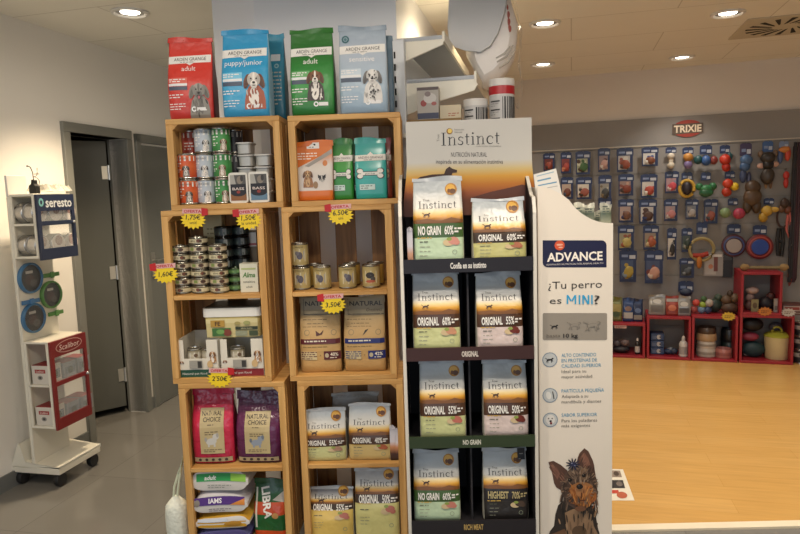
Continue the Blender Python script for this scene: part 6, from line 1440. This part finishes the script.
# on and in cube 3
blob('heap-like plush with pink, green and red balls on the red cube shelf', 702, .12, K3[3], [(-8, 4, 3.6, 3.6, 'a04a44'), (-6, 11, 3.6, 3.6, 'b8443a'), (-1, 4, 3.8, 3.8, '6a86a0'), (0, 9, 3.4, 3.4, '8aa03a'), (5, 4, 3.6, 3.6, '3a4a6a'), (6, 11, 4, 4, 'a8a094'), (1, 15, 3, 3, '3a5a34')])
blob('brown shaggy plush toy right of the coloured balls', 729, .14, K3[3], [(0, 6, 8, 6, '4a3626'), (-3, 14, 5, 5, '54402c'), (4, 16, 4.4, 5, '5a4630'), (0, 20, 3, 4, '3a2a1c')])
blob('dark green plush toy behind the coloured balls', 714, .20, K3[3], [(0, 7, 7, 7, '2c3a30'), (3, 15, 4, 4, '3a4a3a')])
def bowl(label, px, d, z, r, h, c, stripe=None):
    t = thing('pet_bowl', label, 'pet bowl', 'pet bowls in the red cube'); put(t, px, d, z); r = W2(r); h = W2(h)
    m = MB(); m.lathe([(r * .96, 0), (r, .006), (r * .94, h - .004), (r * .90, h), (r * .84, h - .004), (r * .7, h * .25), (.001, h * .2)], mat(c, .3), 28); m.build('bowl_body', t)
    if stripe:
        m = MB(); m.lathe([(r * .985 + .002, h * .3), (r * .965 + .002, h * .62)], mat(stripe, .4), 28, cap=False); m.build('stripe', t)
z_ = K3[2]
for j, (r, h, c, st) in enumerate(((9.6, 8.4, 'b4aa9c', '8a8074'), (9.2, 7.6, 'bdb4a6', '8f8578'), (9.8, 7.4, 'a88a66', None), (9.4, 6, '4a3a30', None))):
    bowl(['lowest cream bowl in the stack of four', 'second cream bowl from the bottom of the stack', 'tan bowl third in the stack', 'dark brown bowl on top of the stack'][j], 706.5, .13, z_ + .0005, r, h, c, st); z_ += W2(h) + .001
bowl('single pink bowl beside the stack of bowls', 724, .10, K3[2], 8, 9, 'a86a60', '8a4f48')
z_ = K3[2]
for j in range(2):
    bowl(['lower dark green bowl behind the pink one', 'upper dark bowl behind the pink one'][j], 729, .235, z_ + .0005, 8, 13, '24302c' if j == 0 else '1c2024'); z_ += W2(13) + .001
def startag(label, px, py, c, d=-.006, s=1.0):
    x, z = B.pix(px, py, d); t = thing('starburst_tag', label, 'price tag', 'starburst tags on the red cubes'); B.at(t, x, d, z, 0)
    m = MB(); pts = [((1 if i % 2 == 0 else .75) * .058 * s * math.cos(math.pi * i / 12), (1 if i % 2 == 0 else .75) * .04 * s * math.sin(math.pi * i / 12)) for i in range(24)]
    m.prism(pts, mat(c, .5), lambda x, z: (x, 0, z), lambda x, z: (x, .002, z)); m.build('starburst', t, smooth=False)
    m = MB(); art(m, [('lines', -.03, .008, .03, 2, .014, .006, '5a3a1a')], flat(0)); m.build('print', t, smooth=False)
startag('yellow starburst tag on the edge of the cube with bowls', 728.5, 316.5, 'c9a634')
startag('orange starburst tag on the edge of the small stacked cube', 765, 311.5, 'b8702c')
# in the stacked cube
blob('pinkish white plush inside the small stacked cube, left side', 749, .12, K5[2], [(0, 5, 4, 5, '6a4a44'), (0, 13, 4, 4, '8a7470'), (2, 20, 6, 3.6, 'b09a92')])
t = thing('picture_card', 'small yellowish card leaning inside the stacked cube', 'card', None); put(t, 754, .06, K5[2]); m = MB(); m.box(-W2(3.2), W2(3.2), 0, .006, 0, W2(12), mat('8a8058', .5)); art(m, [('ell', 0, W2(6), W2(2), W2(3), '5a4a34')], flat(0)); m.build('card', t, smooth=False)
blob('dark round plush in the middle of the small stacked cube', 765, .15, K5[2], [(0, 7, 7, 7, '2a2428'), (4, 14, 4, 4, '4a2420')])
t = thing('picture_card', 'small white pack standing at the right inside the stacked cube', 'pack', None); put(t, 776.5, .06, K5[2]); m = MB(); m.box(-W2(3), W2(3), 0, .02, 0, W2(13), mat('9a948c', .5)); art(m, [('rect', -W2(2.4), W2(2), W2(2.4), W2(6), '6a645c')], flat(0)); m.build('pack', t, smooth=False)
# on the stacked cube: a beige rope bone lying
t = thing('rope_bone', 'beige knotted rope bone lying on top of the small stacked cube', 'pet toy'); put(t, 762, .10, K5[3]); m = MB()
m.tube([(W2(x), 0, W2(3)) for x in (-14, -5, 5, 14)], W2(1.8), mat('7a6a48', .8, 0, .2, 60), 8); m.build('rope', t)
for s in (-1, 1):
    m = MB(); m.ball((W2(17 * s), 0, W2(3.6)), (W2(4.2), W2(3.2), W2(3.5)), mat('94764a', .8, 0, .2, 50), wob=.1); m.build('knot', t)
# in cube 4
z4 = K4[2]
t = thing('lidded_bucket', 'cream bucket with yellow-green lid and handle inside the red cube', 'bucket'); put(t, 777, .14, z4); r = W2(11.3); h = W2(22)
m = MB(); m.lathe([(r * .86, 0), (r * .9, .006), (r, h), (r * .96, h)], mat('c9b98a', .4), 32); m.build('bucket_body', t)
m = MB(); m.lathe([(r * 1.02, h + .001), (r * 1.02, h + .012), (r * .7, h + W2(4)), (r * .3, h + W2(5)), (.001, h + W2(5))], mat('a8a83a', .4), 32); m.build('lid', t)
m = MB(); m.tube([(W2(4.2 * math.cos(R(a))), 0, h + W2(4.4 + 5 * math.sin(R(a)))) for a in range(0, 181, 20)], W2(1.0), mat('b0ac34', .4), 8); m.build('handle', t)
blob('dark teal round pet cushion inside the red cube, bottom left', 753.5, .14, z4, [(0, 8, 10.5, 8, '1a3438'), (-6, 4, 3, 3, 'a09a94')], 'cushion', 'pet_cushion')
blob('pink folded cushion lying on the teal one in the red cube', 750, .14, z4 + W2(16.5), [(0, 4.4, 8, 4.4, '8a3044')], 'cushion', 'pet_cushion')
blob('black round cushion on top of the pink one', 752, .16, z4 + W2(16.5) + W2(9.2), [(0, 7, 10, 7, '1a1618')], 'cushion', 'pet_cushion')
blob('grey folded blanket behind the cream bucket', 781, .285, z4, [(0, 14, 9, 14, '5a565a'), (-5, 28, 6, 5, '6a666c')], 'blanket', 'folded_blanket')
# beside the stacked cube, right end
t = thing('small_box', 'red and white small box on the cube shelf at the right edge', 'box'); put(t, 791, .05, K4[3]); m = MB(); w, h = W2(16), W2(11); m.box(-w / 2, w / 2, 0, .1, 0, h, mat('5a3430', .5)); art(m, [('rect', -.45 * w, .35 * h, .45 * w, .8 * h, 'a89a90'), ('rect', -.4 * w, .45 * h, .4 * w, .7 * h, '8a3a34'), ('rect', -.45 * w, .1 * h, .45 * w, .22 * h, '8a7a70')], flat(0)); m.build('carton', t, smooth=False)
startag('red and white oval tag on the right end of the cube shelves', 788.5, 312.5, 'b8b0a8', s=.95)
z_ = FLZ
tin = None
for j in range(3):
    lab = f'{["lowest", "middle", "upper"][j]} black and white can stacked right of the red cubes at the picture edge'
    o = can('pet_food_can', .05, .115, ramp([(0, '1d1c1e'), (.45, '242226'), (.5, '9a948c'), (.8, 'a8a29a'), (.82, '1d1c1e'), (1, '2a282a')]), [('ell', 0, .075, .02, .018, '6a645c')], lab, 'can', 'cans stacked beside the red cubes') if tin is None else dup(tin, lab)
    tin = tin or o; x, _ = B.pix(802, 345, .05); B.at(o, x, .1, z_ + .0005, 0); z_ += .1156

# ================================================================== white wheeled stand with collar packs, by the left wall
c0 = onz(61, 489, 0.0)
S = Frame(c0.x, c0.y, 12.5)
def sp(px, py, x=0.0): return S.side(px, py, x)       # (y, z) on the long side
def se(px, py, y=0.0): return S.pix(px, py, y)         # (x, z) on the narrow end
wx0, _ = se(13.5, 480); wx1 = 0.0
L, zb = sp(101, 456, 0.0)
WHT = mat('ddd8c8', .4, 0, .02, 3)
st = thing('wheeled_display_stand', 'white wheeled display stand with navy and red clear-fronted boxes by the left wall', 'display stand'); S.at(st, 0, 0, 0, 0)
zb0, zb1 = .075, .12
cx0 = wx0 + .055; zt_, = (se(12, 194, 0)[1],)
cxr = se(36.5, 230, 0)[0]          # front of the box unit
# base tray with raised back
m = MB(); m.box(wx0, 0, 0, L, zb0, zb1 - .012, WHT)
m.prism([(wx0, zb1 - .012), (0, zb1 - .012), (0, zb1), (-.035, zb1 + .002), (wx0 + .09, zb1 + .02), (cx0 + .012, zb1 + .10), (cx0, zb1 + .12), (wx0, zb1 + .005)], WHT, lambda x, z: (x, 0, z), lambda x, z: (x, L, z))
m.build('base', st, bevel=.006)
# back board, tall
BL = L * .80
bx0_ = se(19, 300)[0]
m = MB(); m.box(bx0_ - .02, bx0_, 0.0, BL, zb1, 1.555, WHT); m.build('back_board', st, bevel=.004)
m = MB(); m.box(bx0_ - .018, bx0_ - .004, .0, .13, 1.5555, 1.665, mat('cfcbc6', .5)); m.build('raised_sign', st, bevel=.003)
# the two box units
def unit(zlo, zmid, zhi, c, word, label_c):
    th = .012
    x0, x1 = bx0_ + .0005, cxr
    for nm, z in (('unit_shelf', zlo), ('unit_shelf', zmid), ('unit_shelf', zhi - th)):
        m = MB(); m.box(x0, x1, 0, BL, z, z + th, WHT); m.build(nm, st, bevel=.002)
    m = MB(); m.box(x0, x0 + .014, 0, .012, zlo + th, zhi - th, WHT); m.box(x1 - .014, x1, 0, .012, zlo + th, zhi - th, WHT); m.build('end_frame', st, bevel=.001)
    # coloured clear-fronted door on the long side
    CM = mat(c, .35); dx = x1 + .0005
    dz0, dz1 = zlo - .01, zhi - .004
    d = MB(); tk = .012; y0, y1 = .004, BL + .01; hd_ = .085; ft = .058; md = .022
    zm = zmid + .01
    d.box(dx, dx + tk, y0, y1, dz1 - hd_, dz1, CM); d.box(dx, dx + tk, y0, y1, dz0, dz0 + ft, CM); d.box(dx, dx + tk, y0, y0 + .022, dz0 + ft, dz1 - hd_, CM); d.box(dx, dx + tk, y1 - .022, y1, dz0 + ft, dz1 - hd_, CM); d.box(dx, dx + tk, y0 + .022, y1 - .022, zm - md / 2, zm + md / 2, CM)
    dr = d.build('clear_door', st, smooth=False)
    p = MB(); p.box(dx + .003, dx + .006, y0 + .022, y1 - .022, dz0 + ft, zm - md / 2, clear('e8eeee', .05, .16)); p.box(dx + .003, dx + .006, y0 + .022, y1 - .022, zm + md / 2, dz1 - hd_, clear('e8eeee', .05, .16)); p.build('clear_pane', dr, smooth=False)
    w = MB(); ym = (y0 + y1) / 2; zc = dz1 - hd_ * .48
    P = lambda x, z, o: (dx + tk + o, ym + x, zc + z)
    if word == 'seresto': art(w, [('text', 'seresto', .02, 0, .05, label_c, {'w': .19, 'bold': .02}), ('ell', -.105, .0, .017, .022, '6fa8a8'), ('ell', -.105, .0, .008, .011, c)], P)
    else: art(w, [('ell', 0, 0, .10, .034, 'c9a49a'), ('ell', 0, 0, .095, .030, c), ('text', word, 0, 0, .030, label_c, {'w': .15, 'shear': .15})], P)
    w.build('door_lettering', dr, smooth=False)
    k = MB(); k.ball((dx + tk + .006, y1 - .02, zm), .009, mat('d8d8d8', .2, .9, 0), 10, 6); k.build('door_knob', dr)
    return x0, x1
zN0 = se(25, 259)[1]; zNm = se(25, 225)[1]; zN1 = se(25, 194)[1]
zR0 = se(30, 428)[1]; zRm = se(30, 386)[1]; zR1 = se(28, 342)[1]
x0u, x1u = unit(zN0, zNm - .006, zN1, '1c2742', 'seresto', 'c9cdd0')
unit(zR0, zRm - .006, zR1, '7d1a1c', 'Scalibor', 'e6d4cc')
# casters
for (x, y) in ((wx0 + .03, .035), (-.03, .035), (-.03, L - .035), (wx0 + .03, L - .035)):
    m = MB(); m.lathe([(.008, -.016), (.034, -.014), (.036, -.008), (.036, .008), (.034, .014), (.008, .016)], mat('1f1f20', .5), 20, (x, y, .0365), 'x'); c_ = m.build('caster', st)
    m = MB(); m.box(x - .022, x + .022, y - .02, y + .02, .0735, zb0, mat('2c2c2c', .5)); m.build('caster_plate', c_, smooth=False)
# collar tins in the navy unit, red-topped boxes in the red unit
def tin_(label, x, y, z, r, w, c, cc):
    t = thing('collar_tin', label, 'tin', 'round collar tins in the navy unit'); S.at(t, x, y, z + r + .0005, 0)
    m = MB(); m.lathe([(r * .94, -w / 2), (r, -w / 2 + .004), (r, w / 2 - .004), (r * .94, w / 2)], mat(c, .25, .8, .02), 30, (0, 0, 0), 'x'); m.build('tin_body', t, angle=30)
    m = MB(); m.lathe([(r * .9, w / 2), (r * .86, w / 2 + .002), (.001, w / 2 + .002)], mat(cc, .4), 30, (0, 0, 0), 'x', cap=False); m.lathe([(r * .5, w / 2 + .0025), (.001, w / 2 + .0028)], mat('8a5a50', .4), 24, (0.0, 0, r * .3), 'x', cap=False); m.build('lid_label', t)
    return t
xmid = (x0u + x1u) / 2
for lv, z, wh in ((0, zN0 + .012, 'lower'), (1, zNm - .006 + .012, 'upper')):
    for k, y in enumerate((.075, .19, .29)):
        if k == 0: yy = .072
        tin_(f'silver collar tin on the {wh} shelf of the navy unit, {["nearest the camera", "in the middle", "farthest along"][k]}', xmid + .02, y - .01, z, .054, .05, 'c2c0bc', 'c9bcb4' if k else 'b5a8a2')
    tin_(f'silver collar tin behind the nearest one on the {wh} shelf of the navy unit', xmid - .040, .062, z, .054, .05, 'b8b6b2', 'c9c4bc')
for lv, z, wh in ((0, zR0 + .012, 'lower'), (1, zRm - .006 + .012, 'upper')):
    for k, y in enumerate((.012, .125, .235)):
        t = thing('collar_box', f'red-topped collar box, {wh} shelf of the red unit, {["nearest the camera", "in the middle", "farthest along"][k]}', 'box', 'collar boxes in the red unit'); S.at(t, xmid, y, z + .0005, 0)
        h = .10 if k == 0 else .085; hw_ = .050
        m = MB(); m.box(-hw_, hw_, 0, .095, 0, h, mat('cfc9be' if k == 0 else '8f959a', .5)); m.build('carton', t, bevel=.001)
        m = MB(); m.box(-hw_ + .001, hw_ - .001, .001, .094, h + .0002, h + .002, mat('8f2a2c', .5)); m.build('red_top', t, smooth=False)
        m = MB(); art(m, [('rect', -.03, h * .60, .034, h * .8, '9a2a2a'), ('text', 'Scalibor', .002, h * .70, .012, 'e6dcd2', {'w': .05}), ('ell', 0, h * .36, .016, .012, '8a8680'), ('ell', 0, h * .36, .008, .006, '3a3836')], flat(0)); art(m, [('rect', .01, .02, .085, h * .7, '6a7480'), ('ell', .05, h * .45, .02, .02, '3a4a3a')], lambda x, z, o: (hw_ + o, x, z)); m.build('print', t, smooth=False)
# sample collars mounted on the recessed white panel: discs with a rim
def ring_(label, px, py, rx, c, tabs):
    y, z = sp(px, py, bx0_ + .03); r = rx
    t = thing('sample_collar_disc', label, 'sample disc', 'round sample collars on the white stand'); S.at(t, bx0_ + .001, y, z, 0)
    m = MB(); m.lathe([(r, 0), (r, .016), (r * .95, .02), (r * .88, .02), (r * .86, .008)], mat(c, .35), 32, (0, 0, 0), 'x', cap=False); m.build('collar_ring', t)
    m = MB(); m.lathe([(r * .87, .006), (r * .87, .010), (.001, .010)], mat('1d1a1a', .3), 32, (0, 0, 0), 'x'); art(m, [('rect', -.4 * r, .3 * r, .2 * r, .48 * r, 'a9a49c'), ('ell', -.1 * r, -.1 * r, .4 * r, .35 * r, '3f2c28'), ('ell', .2 * r, -.35 * r, .3 * r, .25 * r, '4a4644')], lambda x, z, o: (.0105 + o, x, z)); m.build('photo_disc', t, smooth=False)
    m = MB(); m.lathe([(r * .88, .021), (r * .6, .034), (.001, .040)], clear('eef2f2', .05, .07), 28, (0, 0, 0), 'x', cap=False); m.build('clear_dome', t)
    for (dy, dz, ln, cc) in tabs:
        m = MB(); m.box(.001, .010, dy, dy + ln, dz - .011, dz + .011, mat(cc, .4)); m.box(.010, .016, dy + ln * .4, dy + ln * .62, dz - .017, dz + .017, mat(cc, .4)); m.build('collar_strap', t, bevel=.002)
RB_, RG_ = '3f6f96', '5a8a4a'
ring_('blue rimmed sample collar disc, upper one on the white stand', 33.8, 278, .082, RB_, [(-.07, -.125, .12, '4a7aa8')])
ring_('green rimmed sample collar disc on the white stand', 54.5, 294.5, .076, RG_, [(-.045, .108, .12, RG_), (-.03, -.108, .11, RG_)])
ring_('blue rimmed sample collar disc, lower one on the white stand', 37, 318, .080, RB_, [])
# crinkled film on top and a small black gadget with wire
t = thing('crinkled_plastic', 'crumpled clear plastic lying on top of the white stand', 'plastic film'); S.at(t, 0, 0, zN1 + .0125, 0)
m = MB(); N1, N2 = 26, 9; rnd = random.Random(5)
for i in range(N1):
    for j in range(N2): m.v.append(Vector((x0u + .02 + (x1u - x0u - .01) * j / (N2 - 1), .09 + (BL - .08) * i / (N1 - 1), .0 + (rnd.uniform(.004, .04) if 0 < i < N1 - 1 and 0 < j < N2 - 1 else .001))))
for i in range(N1 - 1):
    for j in range(N2 - 1): m.face((i * N2 + j, (i + 1) * N2 + j, (i + 1) * N2 + j + 1, i * N2 + j + 1), clear('e8e4d8', .1, .55))
m.build('film', t, smooth=False)
gx_, gz_ = se(30.5, 190, .02); zg = zN1 + .0005
t = thing('alarm_tag', 'small black tag with curly wires standing on the white stand', 'tag'); S.at(t, gx_, .035, zg, 0)
m = MB(); m.prism([(-.020, 0), (.020, 0), (.020, .038), (.008, .05), (.006, .07), (-.002, .07), (-.006, .05), (-.020, .04)], mat('1c1a18', .4), lambda x, z: (x, 0, z), lambda x, z: (x, .025, z)); m.build('tag_body', t, bevel=.002)
m = MB(); m.tube([(.0, .012, .07), (-.002, .012, .11), (-.012, .012, .135), (-.024, .012, .142)], .0022, mat('2c2824', .4), 6); m.ball((-.03, .012, .142), .005, mat('4a443c', .4), 8, 6); m.build('antenna', t)
m = MB(); m.tube([(.018 + .014 * math.cos(a * .5), .012 + .006 * math.sin(a * .9), .05 + .006 * a + .012 * math.sin(a * .5)) for a in range(14)], .0016, mat('6a5a4c', .4), 6); m.tube([(.004, .012, .1), (.034, .014, .1)], .002, mat('a88a6a', .4), 6); m.build('curly_wire', t)
